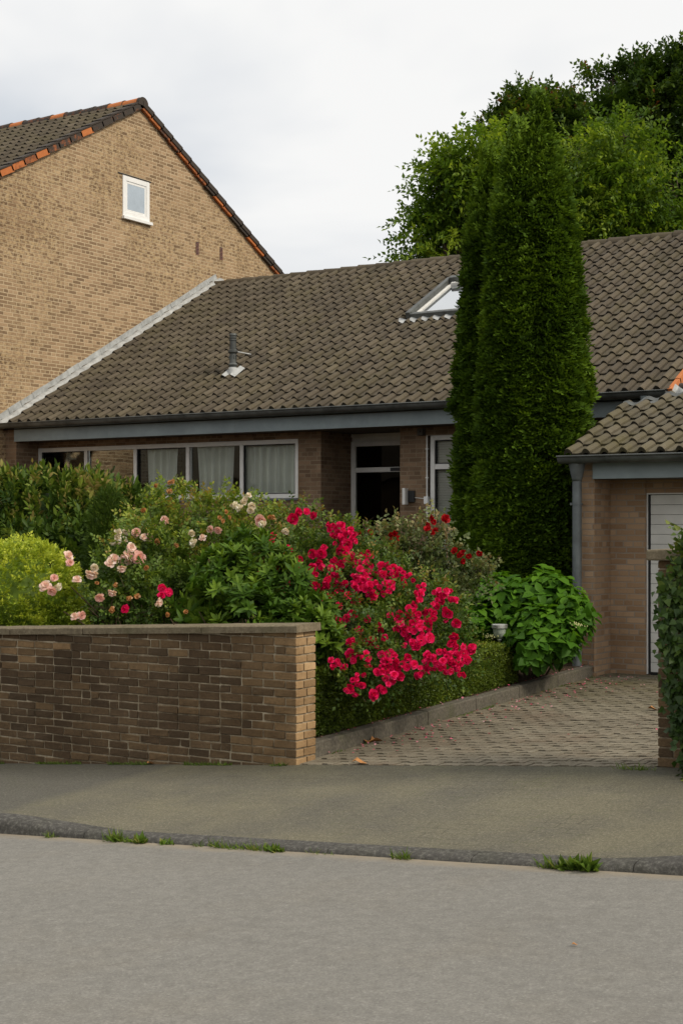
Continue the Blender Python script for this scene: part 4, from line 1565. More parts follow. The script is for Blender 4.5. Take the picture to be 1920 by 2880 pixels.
# --- columnar thujas
def thuja(label, columns, seed, nclump, base):
    t = thing('thuja_tree', label, 'conifer', base, 'columnar thujas beside the garage')
    rng = np.random.default_rng(seed)
    m = MB()
    for (cx_, cy_, prof) in columns:
        zt = prof[0][0]
        m.tube([(cx_, cy_, base[2] - .1), (cx_, cy_, (base[2] + zt) * .5), (cx_, cy_, zt - .25)], [.09, .06, .012], 8)
    m.build('trunk', M['bark'], t)
    fo = Foliage()
    core = MB()
    for ci, (cx_, cy_, prof) in enumerate(columns):
        zs = np.array([p[0] for p in prof])[::-1]
        rs = np.array([p[1] for p in prof])[::-1]
        n = int(nclump * (zs[-1] - zs[0]) / 7)
        # denser where the radius is larger
        zz = rng.uniform(zs[0], zs[-1], n * 3)
        rr = np.interp(zz, zs, rs)
        kp = rng.uniform(0, 1, n * 3) < (rr + .10) / (rs.max() + .10)
        zz, rr = zz[kp], rr[kp]
        an = rng.uniform(0, 2 * PI, len(zz))
        # upright flutes: the surface bulges in lobes that run up the column
        lob = np.array([mnoise.noise(Vector((math.cos(a) * 2.9 + ci * 5, math.sin(a) * 2.9, z * .42))) for a, z in zip(an, zz)])
        lob2 = np.array([mnoise.noise(Vector((math.cos(a) * 5 + ci * 3, math.sin(a) * 5, z * 4.0))) for a, z in zip(an, zz)])
        rad = rr * (1 + .24 * lob) + .085 * lob2 + rng.normal(size=len(zz)) * .012
        out = np.stack([np.cos(an), np.sin(an), np.zeros_like(an)], 1)
        Pc = np.stack([cx_ + rad * np.cos(an), cy_ + rad * np.sin(an), zz], 1)
        keep = np.ones(len(Pc), bool)
        for cj, (ox, oy, oprof) in enumerate(columns):
            if cj == ci:
                continue
            ozs = np.array([p[0] for p in oprof])[::-1]
            ors = np.array([p[1] for p in oprof])[::-1]
            orr = np.interp(Pc[:, 2], ozs, ors, left=0, right=0)
            keep &= ((Pc[:, 0] - ox) ** 2 + (Pc[:, 1] - oy) ** 2) ** .5 > orr * .86
        keep &= nz(Pc, 3.6, ci * 7) > -.27
        Pc, out = Pc[keep], out[keep]
        nc = len(Pc)
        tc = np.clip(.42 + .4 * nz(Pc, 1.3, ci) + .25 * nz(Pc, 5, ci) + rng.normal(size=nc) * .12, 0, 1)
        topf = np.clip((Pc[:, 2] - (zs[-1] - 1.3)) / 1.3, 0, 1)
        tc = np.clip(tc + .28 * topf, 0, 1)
        side = np.cross(out, np.array([0, 0, 1.0]))
        swirl = rng.normal(size=(nc, 1)) * .5
        wd = rng.uniform(.05, .11, nc)
        tilt = rng.normal(size=nc) * .4
        up = np.array([0, 0, 1.0])
        for k in range(4):
            u = (k - 1.5) / 1.5 + rng.normal(size=nc) * .2
            tq = topf[:, None]
            D = out * (.52 - .3 * tq) + up * (-.50 + 1.7 * tq + .12 * np.abs(u)[:, None]) + side * (u * .45 * (1 - .75 * topf))[:, None] + rng.normal(size=(nc, 3)) * .24
            arc = (side + up * tilt[:, None]) * (u * wd * (1 - .6 * topf))[:, None] - up * (.05 * u * u)[:, None]
            P = Pc + arc - out * .07 + up * (.05 * (1 - topf))[:, None] + rng.normal(size=(nc, 3)) * .02
            N = out * .80 + up * (.55 - .5 * tq) + rng.normal(size=(nc, 3)) * .30
            L = rng.uniform(.09, .17, nc) * (1 + .2 * topf)
            fo.add(P, D, N, L, L * (.95 - .45 * topf), np.clip(tc + rng.normal(size=nc) * .12, 0, 1), TF)
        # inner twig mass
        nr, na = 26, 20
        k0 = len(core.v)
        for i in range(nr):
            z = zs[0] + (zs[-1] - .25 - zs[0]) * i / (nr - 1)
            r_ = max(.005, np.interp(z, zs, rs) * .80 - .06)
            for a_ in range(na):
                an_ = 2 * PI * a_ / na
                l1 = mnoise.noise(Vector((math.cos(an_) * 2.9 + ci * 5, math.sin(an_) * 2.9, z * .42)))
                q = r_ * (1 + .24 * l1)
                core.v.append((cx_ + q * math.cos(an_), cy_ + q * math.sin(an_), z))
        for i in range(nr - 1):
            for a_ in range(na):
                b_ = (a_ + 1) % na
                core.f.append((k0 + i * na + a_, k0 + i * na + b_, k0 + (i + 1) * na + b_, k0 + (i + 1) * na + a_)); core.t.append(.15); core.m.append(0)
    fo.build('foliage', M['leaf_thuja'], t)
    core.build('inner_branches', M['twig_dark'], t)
    return t
tx, ty = at(1503, 1480, 18.5).xy
ox = Vector((CS, SN))
ca = (tx + .045 * CS, ty + .045 * SN, [(7.36, .01), (7.20, .04), (7.0, .09), (6.7, .16), (6.33, .24), (5.45, .42), (4.56, .51), (3.68, .58), (2.8, .60), (1.9, .56), (1.2, .54), (.45, .48)])
cb = (tx - .20 * CS, ty - .17 * SN - .05, [(6.98, .01), (6.85, .04), (6.6, .09), (6.2, .18), (5.45, .29), (4.56, .37), (3.68, .42), (2.8, .45), (1.9, .52), (1.2, .55), (.45, .48)])
thuja('tallest dark green thuja with twin tips right beside the garage roof', [ca, cb], 31, 5200, (tx, ty, .45))
bx, by = at(1378, 1480, 19.4).xy
cc_ = (bx, by, [(6.88, .01), (6.7, .06), (6.3, .15), (5.6, .26), (4.7, .34), (3.7, .40), (2.8, .43), (1.9, .42), (1.0, .40), (.45, .36)])
thuja('narrower thuja with a single tip standing behind the tallest one', [cc_], 32, 3000, (bx, by, .45))

# --- clipped box hedge along the drive
bh = thing('box_hedge', 'low clipped box hedge along the concrete edge of the drive', 'hedge', (-7.2, 12.5, .2))
rng = np.random.default_rng(41)
hx0, hx1, hy0, hy1 = -7.46, -6.955, 10.42, 14.60
def hedge_top(y):
    return .765 - .012 * (y - 10.4)
n = 36000
P, O = [], []
face = rng.choice(5, size=n, p=[.46, .06, .28, .06, .14])
u, v_ = rng.uniform(0, 1, n), rng.uniform(0, 1, n)
yy = hy0 + (hy1 - hy0) * u
zb = np.array([z_drive(-6.8, q) + .09 for q in yy])
zt = .765 - .012 * (yy - 10.4)
for f_, q in enumerate(face):
    y_, zlo, zhi = yy[f_], zb[f_], zt[f_]
    if q == 0:
        P.append((hx1, y_, zlo + (zhi - zlo) * v_[f_])); O.append((1, 0, 0))
    elif q == 1:
        P.append((hx0 + (hx1 - hx0) * v_[f_], hy1, .2 + .55 * u[f_])); O.append((0, 1, 0))
    elif q == 2:
        P.append((hx0 + (hx1 - hx0) * v_[f_], y_, zhi)); O.append((0, 0, 1))
    elif q == 3:
        P.append((hx0 + (hx1 - hx0) * v_[f_], hy0, .2 + .58 * u[f_])); O.append((0, -1, 0))
    else:
        P.append((hx0, y_, zlo + (zhi - zlo) * v_[f_])); O.append((-1, 0, 0))
P, O = np.array(P), np.array(O, float)
lump = nz(P, 5.5) * .028 + nz(P, 1.7, 4) * .022
low = np.clip((P[:, 2] - zb) / .12, 0, 1)
P = P + O * (lump * .45 - .02 * (1 - low))[:, None] + rng.normal(size=P.shape) * .006
# round the top arris
fo = Foliage()
tt = np.clip(.40 + .35 * nz(P, 2.2, 9) + rng.normal(size=n) * .17 + .22 * (O[:, 2] > .5), 0, 1)
for k in range(2):
    D = O * .8 + np.array([0, 0, .35]) + rng.normal(size=P.shape) * .65
    N = O * .7 + np.array([0, 0, .5]) + rng.normal(size=P.shape) * .6
    L = rng.uniform(.016, .029, n)
    fo.add(P + rng.normal(size=P.shape) * .012, D, N, L, L * .62, np.clip(tt + rng.normal(size=n) * .1, 0, 1), TS)
fo.build('foliage', M['leaf_box'], bh)
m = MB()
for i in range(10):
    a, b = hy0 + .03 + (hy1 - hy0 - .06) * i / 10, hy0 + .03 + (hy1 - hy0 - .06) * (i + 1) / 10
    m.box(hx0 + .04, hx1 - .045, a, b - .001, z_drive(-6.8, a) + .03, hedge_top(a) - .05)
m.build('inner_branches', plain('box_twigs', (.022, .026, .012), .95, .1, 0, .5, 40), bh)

# --- golden rounded shrub behind the wall
gs_c = at(62, 1690, 15.3)
gs = thing('golden_shrub', 'rounded yellow green shrub clipped to a ball behind the wall', 'shrub', (gs_c.x, gs_c.y, .05))
rng = np.random.default_rng(42)
P, O = shell_pts(rng, [(gs_c.x, gs_c.y, gs_c.z, .63, .60, .62), (gs_c.x - .25, gs_c.y, gs_c.z - .2, .62, .62, .58), (gs_c.x + .10, gs_c.y, gs_c.z - .35, .62, .6, .55)], 9500, .86, 1.0, .1)
P = P + O * (nz(P, 6) * .05)[:, None]
fo = Foliage()
sprigs(rng, P, O, 6, .065, up=.30, jit=.5, leafL=.037, leafW=.021, tmpl=TS, fo=fo, out=.8,
       tint=lambda P, r: np.clip(.50 + .5 * nz(P, 6) + r.normal(size=len(P)) * .22 + .22 * np.clip((P[:, 2] - gs_c.z) / .5, -1, 1), 0, 1))
fo.build('foliage', M['leaf_gold'], gs)
m = MB()
m.lathe((gs_c.x, gs_c.y), [(.02, gs_c.z + .46), (.28, gs_c.z + .36), (.46, gs_c.z), (.46, gs_c.z - .4), (.4, .15)], 18, tint=0)
m.build('inner_branches', M['leaf_gold'], gs, smooth=True)

# --- laurel hedge behind
lh_p = at(200, 1480, 18.2)
lh = thing('laurel_hedge', 'tall dark laurel hedge with bronze young shoots under the left windows', 'hedge', (lh_p.x, lh_p.y, .2))
rng = np.random.default_rng(43)
blobs = []
for px, py, Z, r in ((-120, 1490, 18.8, .75), (20, 1475, 18.6, .62), (130, 1460, 18.4, .58), (250, 1465, 18.3, .55), (345, 1490, 18.2, .50), (410, 1530, 18.0, .42),
                     (-60, 1640, 18.0, .8), (100, 1620, 17.7, .65), (240, 1610, 17.5, .62), (350, 1620, 17.4, .55), (60, 1740, 17.5, .7), (250, 1740, 17.3, .65), (-100, 1760, 17.8, .8), (400, 1690, 17.3, .5)):
    p = at(px, py, Z)
    blobs.append((p.x, p.y, p.z, r, r * 1.0, r * .82))
P, O = shell_pts(rng, blobs, 6600, .74, 1.06, .1)
fo = Foliage()
def laur_t(P, r):
    return np.clip(.36 + .45 * nz(P, 2.2) + r.normal(size=len(P)) * .17 + .24 * np.clip((P[:, 2] - 1.9) / .7, -.5, 1) * r.uniform(0, 1, len(P)), 0, 1)
sprigs(rng, P, O, 8, .20, up=.75, jit=.4, droop=.02, leafL=.100, leafW=.038, tmpl=TB, fo=fo, tint=laur_t, pair=.75, out=.55)
top = P[P[:, 2] > 1.95]
tO = O[P[:, 2] > 1.95]
sel = rng.uniform(0, 1, len(top)) < .30
sprigs(rng, top[sel], tO[sel], 7, .24, up=1.4, jit=.25, droop=0, leafL=.075, leafW=.028, tmpl=TB, fo=fo, pair=.6, out=.3,
       tint=lambda P, r: np.clip(r.normal(size=len(P)) * .2 + .78, 0, 1))
fo.build('foliage', M['leaf_laurel'], lh)
stems(lh, 'stem', (lh_p.x, lh_p.y, .1), [(b[0], b[1], b[2] + .2) for b in blobs], .03, seed=3)
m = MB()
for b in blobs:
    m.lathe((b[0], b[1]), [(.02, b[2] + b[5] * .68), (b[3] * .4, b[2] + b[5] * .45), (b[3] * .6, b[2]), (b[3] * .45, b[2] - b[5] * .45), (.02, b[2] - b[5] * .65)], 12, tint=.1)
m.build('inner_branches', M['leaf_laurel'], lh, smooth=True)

# --- slender needled shrub in front of the laurel
ns_p = at(292, 1560, 16.4)
ns = thing('needle_shrub', 'slim upright fine needled shrub between the laurel and the pink roses', 'shrub', (ns_p.x, ns_p.y, .15))
rng = np.random.default_rng(44)
blobs = []
for px, py, r, rz in ((308, 1440, .10, .24), (292, 1480, .13, .30), (305, 1540, .15, .32), (285, 1570, .15, .36), (295, 1660, .18, .40)):
    p = at(px, py, 16.4)
    blobs.append((p.x, p.y, p.z, r, r, rz))
P, O = shell_pts(rng, blobs, 1500, .6, 1.0, .1)
fo = Foliage()
for k in range(16):
    n = len(P)
    D = norm(O * .4 + np.array([0, 0, .9]) + rng.normal(size=P.shape) * .55)
    fo.add(P + D * rng.uniform(0, .10, n)[:, None], D, rng.normal(size=P.shape), rng.uniform(.04, .075, n), np.full(n, .008), np.clip(rng.normal(size=n) * .15 + .32, 0, 1), TS)
fo.build('foliage', M['leaf_laurel'], ns)
stems(ns, 'stem', (ns_p.x, ns_p.y, .1), [b[:3] for b in blobs], .02, seed=4)

# --- blooms
def bloom_mesh(name, mat, seed, nfl, spread, R, open_=.9):
    """cluster of nfl double rose flowers; built round the origin, facing -y/+z"""
    rng = np.random.default_rng(seed)
    fo = Foliage()
    for i in range(nfl):
        c = np.array([rng.normal() * spread, -abs(rng.normal()) * spread * .35, rng.normal() * spread]) if nfl > 1 else np.zeros(3)
        ax = norm(np.array([[rng.normal() * .5 + c[0] * 6, -1.0, .45 + rng.normal() * .4 + c[2] * 5]]))[0]
        a = norm(np.cross(ax, [[.2, .1, 1.0]]))[0]
        b = np.cross(ax, a)
        r = R * rng.uniform(.75, 1.2)
        t0 = np.clip(rng.normal() * .22 + .5, 0, 1)
        for ring, (cnt, tilt, ln, wd) in enumerate(((7, .05, 1.0, 1.0), (7, .50, .92, .9), (6, .90, .80, .8), (5, 1.25, .62, .6))):
            an = np.arange(cnt) / cnt * 2 * PI + rng.uniform(0, 6)
            rad = a[None] * np.cos(an)[:, None] + b[None] * np.sin(an)[:, None]
            tl = tilt * open_ + rng.normal(size=cnt)[:, None] * .28
            D = rad * np.cos(tl) + ax[None] * np.sin(tl)
            N = ax[None] * np.cos(tl) - rad * np.sin(tl) + rng.normal(size=(cnt, 3)) * .12
            P = c[None] + rad * (r * .10) - ax[None] * r * .12
            fo.add(P, D, N, r * ln * rng.uniform(.85, 1.1, cnt), r * wd * rng.uniform(.85, 1.1, cnt), np.clip(t0 + rng.normal(size=cnt) * .16 - .03 * ring, 0, 1), tmpl_petal)
    o = fo.build(name, mat, None)
    return o
def _tp():
    v = [(0, 0, 0), (.35, 0, -.10), (.75, 0, -.10), (1.0, 0, .04), (.35, .34, .03), (.78, .48, .06), (.35, -.34, .03), (.78, -.48, .06), (.98, .24, .10), (.98, -.24, .10)]
    return np.array(v), [(0, 1, 4), (1, 2, 5, 4), (2, 3, 8, 5), (0, 6, 1), (1, 6, 7, 2), (2, 7, 9, 3)]
tmpl_petal = _tp()

BLOOMS = {}
def bloom_protos():
    for key, mat, nfl, spread, R in (('red1', 'petal_red', 1, 0, .034), ('red3', 'petal_red', 6, .032, .025), ('red6', 'petal_red', 15, .048, .025), ('red9', 'petal_red', 26, .062, .025),
                                     ('dark1', 'petal_dark', 1, 0, .044), ('dark3', 'petal_dark', 3, .045, .044),
                                     ('pink1', 'petal_pink', 1, 0, .045), ('pink3', 'petal_pink', 3, .045, .044), ('pink5', 'petal_pink', 6, .055, .040),
                                     ('white1', 'petal_white', 2, .012, .036), ('white3', 'petal_white', 4, .045, .038),
                                     ('dry1', 'petal_dry', 2, .012, .026), ('dry3', 'petal_dry', 5, .036, .026)):
        BLOOMS[key] = []
        for s in range(3 if 'red' in key else 2):
            o = bloom_mesh('rose_bloom', M[mat], hash(key) % 1000 * 0 + sum(map(ord, key)) * 7 + s, nfl, spread, R)
            BLOOMS[key].append(o.data)
            bpy.data.objects.remove(o)
bloom_protos()
def bloom(parent, key, p, seed, sc=1.0):
    rg = random.Random(seed)
    me = rg.choice(BLOOMS[key])
    o = bpy.data.objects.new('rose_bloom', me)
    C.objects.link(o)
    o.parent = parent
    o.location = Vector(p) - WLOC[parent.name]
    o.rotation_euler = (rg.uniform(-.4, .4), rg.uniform(-3, 3), YAW + rg.uniform(-.4, .4))
    o.scale = (sc, sc, sc)
    return o

def rose_bush(label, base, blobs_px, nspr, mat, seed, leafL=.040, leafW=.026, group=None, spr_len=.17, nleaf=9, up=.4, tintf=None, lo=.45, nst=14, hi=1.06, gap=-.28):
    t = thing('rose_bush', label, 'rose bush', base, group)
    rng = np.random.default_rng(seed)
    blobs = []
    for px, py, Z, r in blobs_px:
        p = at(px, py, Z)
        blobs.append((p.x, p.y, p.z, r, r * .95, r * .9))
    P, O = shell_pts(rng, blobs, nspr, lo, hi, .2)
    g = nz(P, 3.2, seed) > gap
    g &= (P[:, 1] > 10.52) | (P[:, 0] > -6.66)
    P, O = P[g], O[g]
    fo = Foliage()
    D, L = sprigs(rng, P, O, nleaf, spr_len, up=up, jit=.55, droop=.2, leafL=leafL, leafW=leafW, tmpl=TR, fo=fo, tint=tintf, pair=.95, out=.6)
    fo.build('foliage', M[mat], t)
    rg = random.Random(seed)
    m = MB()
    b0 = Vector(base)
    for b in blobs:
        tip = Vector(b[:3])
        bb = b0 + Vector((rg.uniform(-.2, .2), rg.uniform(-.2, .2), 0))
        mid = bb.lerp(tip, .55) + Vector((rg.uniform(-.1, .1), rg.uniform(-.1, .1), .12))
        m.tube([bb, mid, tip], [.012, .009, .005], 6)
    for i in rg.sample(range(len(P)), min(len(P), 260)):
        p = Vector(P[i])
        e = p + Vector(D[i]) * L[i]
        m.tube([p - Vector(D[i]) * .12, p, e], [.003, .0025, .0015], 4, caps=False)
    m.build('stem', M['twig'], t)
    return t, blobs

def tint_by(center=.45, topz=None, k=.3):
    def f(P, r):
        q = .35 * nz(P, 2.6, 2) + r.normal(size=len(P)) * .2 + center
        if topz is not None:
            q = q + k * np.clip((P[:, 2] - topz) / .5, -1, 1)
        return np.clip(q, 0, 1)
    return f

# pink rose bush
pk_base = at(480, 1700, 14.6)
pink, pk_blobs = rose_bush('big pink flowered rose bush with pale green leaves behind the wall', (pk_base.x, pk_base.y, .12),
    [(300, 1640, 13.9, .30), (250, 1710, 13.7, .28), (380, 1560, 14.4, .33), (450, 1500, 14.8, .33), (520, 1450, 15.0, .30), (600, 1470, 15.1, .34), (690, 1480, 15.2, .32), (760, 1510, 15.2, .28),
     (470, 1590, 14.4, .36), (580, 1560, 14.6, .36), (680, 1570, 14.8, .36), (770, 1590, 14.9, .30), (480, 1690, 13.9, .36), (370, 1690, 13.8, .34), (600, 1660, 14.2, .36), (830, 1540, 15.3, .22), (840, 1640, 15.0, .3),
     (470, 1400, 15.1, .17), (200, 1650, 13.7, .17), (180, 1720, 13.6, .2)],
    3900, 'leaf_pinkrose', 51, tintf=tint_by(.38, 1.75, .28), group='rose bushes in the front bed', nleaf=9, leafL=.043, leafW=.028)
PINK = [(760,515,32,'p'),(575,572,14,'w'),(550,605,26,'w'),(575,627,16,'w'),(655,600,30,'p'),(720,620,18,'o'),(815,645,14,'o'),(655,490,18,'o'),(720,375,14,'o'),(775,395,18,'o'),(780,350,12,'o'),(795,345,10,'o'),
 (605,690,40,'p'),(640,700,28,'p'),(580,700,25,'p'),(525,705,20,'p'),(505,725,18,'p'),(315,690,18,'p'),(322,722,15,'p'),(430,738,18,'w'),(420,775,22,'p'),(560,750,15,'p'),(670,755,18,'o'),(515,860,16,'p'),(458,885,18,'p'),
 (440,818,12,'o'),(530,830,14,'o'),(355,800,10,'p'),(210,830,22,'p'),(240,855,18,'p'),(250,792,14,'p'),(255,830,12,'w'),(345,970,16,'p'),(378,965,12,'p'),(515,945,18,'o'),(590,890,16,'o'),(625,880,18,'o'),(730,905,12,'p'),
 (775,968,16,'o'),(855,940,16,'o'),(900,628,18,'w'),(930,608,14,'p'),(875,580,12,'w'),(965,570,10,'p'),(1000,575,14,'p'),(1025,505,20,'o'),(1125,440,22,'w'),(1150,455,18,'w'),(1110,470,14,'w'),(1160,480,12,'w'),
 (1195,530,24,'p'),(1215,545,14,'w'),(1240,505,16,'o'),(1255,520,14,'o'),(1065,455,10,'w'),(1303,573,8,'w'),(1355,890,20,'o'),(745,840,16,'r'),(775,858,16,'r'),(742,873,10,'r'),(575,935,14,'r')]
def pk_depth(py):
    return float(np.interp(py, [1370, 1500, 1600, 1740], [14.8, 14.35, 13.75, 13.1]))
for i, (a, b, r, kd) in enumerate(PINK):
    px, py = a / 1.633, 1140 + b / 1.633
    p = at(px, py, pk_depth(py) - .08)
    rm = r / 1.633 / FPX * pk_depth(py)
    base = {'p': 'pink', 'w': 'white', 'o': 'dry', 'r': 'red'}[kd]
    big = rm > (.058 if kd == 'p' else .04)
    key = base + ({'p': '5' if rm > .075 else '3', 'w': '3', 'o': '3', 'r': '3'}[kd] if big else '1')
    nat = {'pink5': .10, 'pink3': .085, 'pink1': .047, 'white3': .075, 'white1': .05, 'dry3': .06, 'dry1': .04, 'red3': .065, 'red1': .035}[key]
    bloom(pink, key, p, 700 + i, max(.85, min(1.55, 1.25 * rm / nat)))

# rhododendron
rh_p = at(690, 1690, 13.3)
rh = thing('rhododendron', 'glossy dark green rhododendron with big leaf rosettes behind the wall end', 'shrub', (rh_p.x, rh_p.y, .15))
rng = np.random.default_rng(45)
blobs = []
for px, py, Z, r in ((640, 1640, 13.6, .30), (740, 1620, 13.7, .30), (700, 1560, 13.9, .24), (800, 1670, 13.5, .28), (560, 1720, 13.2, .28), (480, 1740, 13.0, .22), (680, 1740, 13.2, .32), (820, 1760, 13.2, .26), (890, 1790, 12.9, .20), (880, 1740, 13.2, .18)):
    p = at(px, py, Z)
    blobs.append((p.x, p.y, p.z, r, r, r))
P, O = shell_pts(rng, blobs, 900, .66, 1.0, .2)
kp = (P[:, 1] > 10.50) | (P[:, 0] > -6.66)     # nothing grows through the wall
P, O = P[kp], O[kp]
fo = Foliage()
n = len(P)
ax = norm(O * .8 + np.array([0, 0, .55]) + rng.normal(size=P.shape) * .35)
sa = norm(np.cross(ax, rdir(rng, n)))
sb = np.cross(ax, sa)
tb = np.clip(.42 + .4 * nz(P, 2.5) + rng.normal(size=n) * .15, 0, 1)
for k in range(9):
    an = 2 * PI * k / 9 * 1.9 + rng.normal(size=n) * .25
    rad = sa * np.cos(an)[:, None] + sb * np.sin(an)[:, None]
    el = (.15 + .85 * (k / 9)) + rng.normal(size=n) * .15
    D = rad * np.cos(el)[:, None] + ax * np.sin(el)[:, None]
    N = ax * np.cos(el)[:, None] - rad * np.sin(el)[:, None]
    L = rng.uniform(.09, .145, n) * (1 - .25 * k / 9)
    fo.add(P + ax * (.02 * k / 9 * 2), D, N, L, L * .34, np.clip(tb + .03 * k + rng.normal(size=n) * .06, 0, 1), TB)
fo.build('foliage', M['leaf_rhodo'], rh)
stems(rh, 'stem', (rh_p.x, rh_p.y, .1), [b[:3] for b in blobs], .018, seed=6)

# red roses: taller one at the back left, sprawling one over the box hedge
Z4 = 2.178
RED = [(260,655,20),(310,650,18),(350,675,18),(225,695,25),(105,795,15),(95,840,12),(520,770,45),(545,820,40),(500,760,30),(560,850,25),(600,790,14),(545,890,25),(520,895,25),(415,870,15),(170,910,35),(120,945,28),(75,960,25),(60,1030,32),(90,1070,28),(125,1000,22),(210,1085,32),(190,1130,22),(235,1120,20),(265,950,30),(245,1010,22),(345,910,22),(400,910,25),(340,1000,25),(390,970,20),(460,990,35),(500,990,28),(480,950,28),(555,955,30),(600,960,25),(665,930,28),(655,1000,40),(710,1000,30),(680,1040,35),(640,1090,40),(650,1130,35),(605,1105,20),(415,1115,60),(490,1080,35),(545,1095,18),(565,1165,22),(680,1160,30),(720,1160,25),(755,1120,30),(800,1010,40),(840,1000,25),(770,1040,25),(890,1065,42),(830,1090,20),(805,1145,28),(620,1195,15),(430,1220,25),(510,1225,15),
 (1015,1140,28),(990,1200,35),(1160,1170,48),(1105,1230,16),(1045,1260,35),(935,1270,28),(970,1280,32),(885,1315,30),(820,1285,15),(880,1280,20),(1170,1275,25),(1040,1310,35),(975,1330,38),(1050,1340,25),(930,1360,35),(945,1385,35),(860,1370,18),(1035,1365,28),(1225,1335,22),(755,1365,25),(590,1285,25),(555,1305,20),(515,1325,28),(480,1325,14),(630,1380,24),(680,1310,12),(675,1455,20),(715,1440,30),(785,1425,12),(970,1475,38),(1010,1440,28),(1060,1425,28),(1210,1420,22),(1205,1465,40),(1270,1520,25),(1310,1500,35),(1330,1480,18),(575,1450,20),(575,1500,35),(580,1530,28),(510,1580,32),(595,1565,14),(690,1565,30),(770,1530,25),(820,1520,25),(815,1590,45),(800,1640,35),(900,1600,40),(880,1660,22),(790,1680,38),(765,1735,35),(720,1772,25),(615,1715,45),(1050,1540,25),(1070,1580,45),(1100,1590,35),(1180,1580,45),(1220,1560,42),(1240,1610,30),(1290,1560,25),(990,1650,30),(1120,1510,15)]
ra_base = at(900, 1700, 14.4)
redA, _ = rose_bush('taller bright red rose bush reaching up to the porch pier', (ra_base.x, ra_base.y, .25),
    [(775, 1570, 14.3, .20), (790, 1620, 14.1, .22), (850, 1460, 14.9, .16), (845, 1510, 14.9, .17), (880, 1560, 14.6, .20), (970, 1510, 14.7, .17), (955, 1560, 14.5, .20), (910, 1630, 14.2, .26), (840, 1650, 14.1, .24),
     (1010, 1590, 14.4, .22), (1080, 1610, 14.4, .20), (980, 1650, 14.0, .26), (1050, 1670, 14.0, .24), (930, 1700, 13.8, .26), (860, 1720, 13.7, .22), (1110, 1640, 14.3, .18)],
    2100, 'leaf_rose', 52, tintf=tint_by(.45, 1.6, .2), group='rose bushes in the front bed', nleaf=8)
rb_base = at(1010, 1800, 14.9)
redB, _ = rose_bush('sprawling bright red rose bush tumbling over the box hedge', (rb_base.x, rb_base.y, .25),
    [(1020, 1740, 13.6, .26), (1100, 1720, 13.8, .26), (1170, 1740, 13.8, .24), (1240, 1720, 13.9, .18), (960, 1780, 13.3, .24), (1050, 1810, 13.2, .26), (1140, 1810, 13.3, .26), (1220, 1790, 13.6, .2), (1000, 1860, 12.95, .20), (1085, 1870, 12.95, .20),
     (1160, 1870, 13.1, .18), (1240, 1860, 13.4, .18), (1300, 1850, 13.7, .14), (1070, 1930, 12.7, .12), (1000, 1920, 12.7, .12), (920, 1800, 13.1, .18), (1200, 1670, 14.0, .16), (1280, 1790, 13.8, .15)],
    2700, 'leaf_rose', 53, tintf=tint_by(.42, 1.1, .2), group='rose bushes in the front bed', nleaf=8)
def red_depth(py):
    return float(np.interp(py, [1430, 1560, 1680, 1800, 1950], [14.65, 14.1, 13.55, 12.95, 12.45]))
for i, (a, b, r) in enumerate(RED):
    px, py = 720 + a / Z4, 1140 + b / Z4
    Z = red_depth(py) - .04
    rm = r / Z4 / FPX * Z
    key = 'red1' if rm < .040 else 'red3' if rm < .058 else 'red6' if rm < .092 else 'red9'
    nat = {'red1': .035, 'red3': .058, 'red6': .078, 'red9': .098}[key]
    par = redA if b < 1205 and a < 910 else redB
    bloom(par, key, at(px, py, Z), 300 + i, max(.85, min(1.6, (1.36 if r > 28 else 1.2) * rm / nat)))

# dark red shrub rose in front of the thujas
dk_base = at(1180, 1720, 15.6)
dkr, _ = rose_bush('thin dark crimson rose bush with grey green leaves before the thujas', (dk_base.x, dk_base.y, .3),
    [(1040, 1555, 15.4, .22), (1110, 1530, 15.5, .22), (1180, 1560, 15.5, .26), (1250, 1580, 15.6, .26), (1310, 1610, 15.7, .2), (1180, 1640, 15.4, .3), (1260, 1660, 15.5, .24), (1080, 1600, 15.2, .22), (1130, 1500, 15.5, .14), (1200, 1490, 15.6, .13), (1230, 1470, 15.6, .12), (1345, 1615, 15.6, .14)],
    1450, 'leaf_greyrose', 54, leafL=.046, leafW=.034, tintf=tint_by(.45, 1.5, .25), group='rose bushes in the front bed', nleaf=7, gap=-.12)
for i, (a, b, r) in enumerate([(625,780,18),(700,775,14),(865,805,40),(835,795,22),(1090,705,32),(1160,695,26),(1085,780,34),(1255,915,38),(1300,925,18),(1365,908,22),(1265,955,18)]):
    px, py = 720 + a / Z4, 1140 + b / Z4
    rm = r / Z4 / FPX * 15.2
    bloom(dkr, 'dark3' if rm > .05 else 'dark1', at(px, py, 15.2), 500 + i, max(.75, min(1.3, rm / (.085 if rm > .05 else .044))))
m = MB()
rg = random.Random(77)
for i in range(34):
    px, py = rg.uniform(990, 1260), rg.uniform(1462, 1500)
    p0 = at(px + rg.uniform(-15, 15), py + 95, 15.5)
    p1 = at(px, py, 15.5)
    m.tube([p0, p0.lerp(p1, .6) + Vector((rg.uniform(-.03, .03), 0, 0)), p1], [.004, .003, .002], 5)
    for k in range(3):
        q = p0.lerp(p1, rg.uniform(.7, 1))
        m.tube([q, q + Vector((rg.uniform(-.03, .03), rg.uniform(-.03, .03), .035))], [.006, .002], 5)
m.build('dead_stalk', plain('dry_stalk', (.28, .2, .12), .9, .1), dkr)

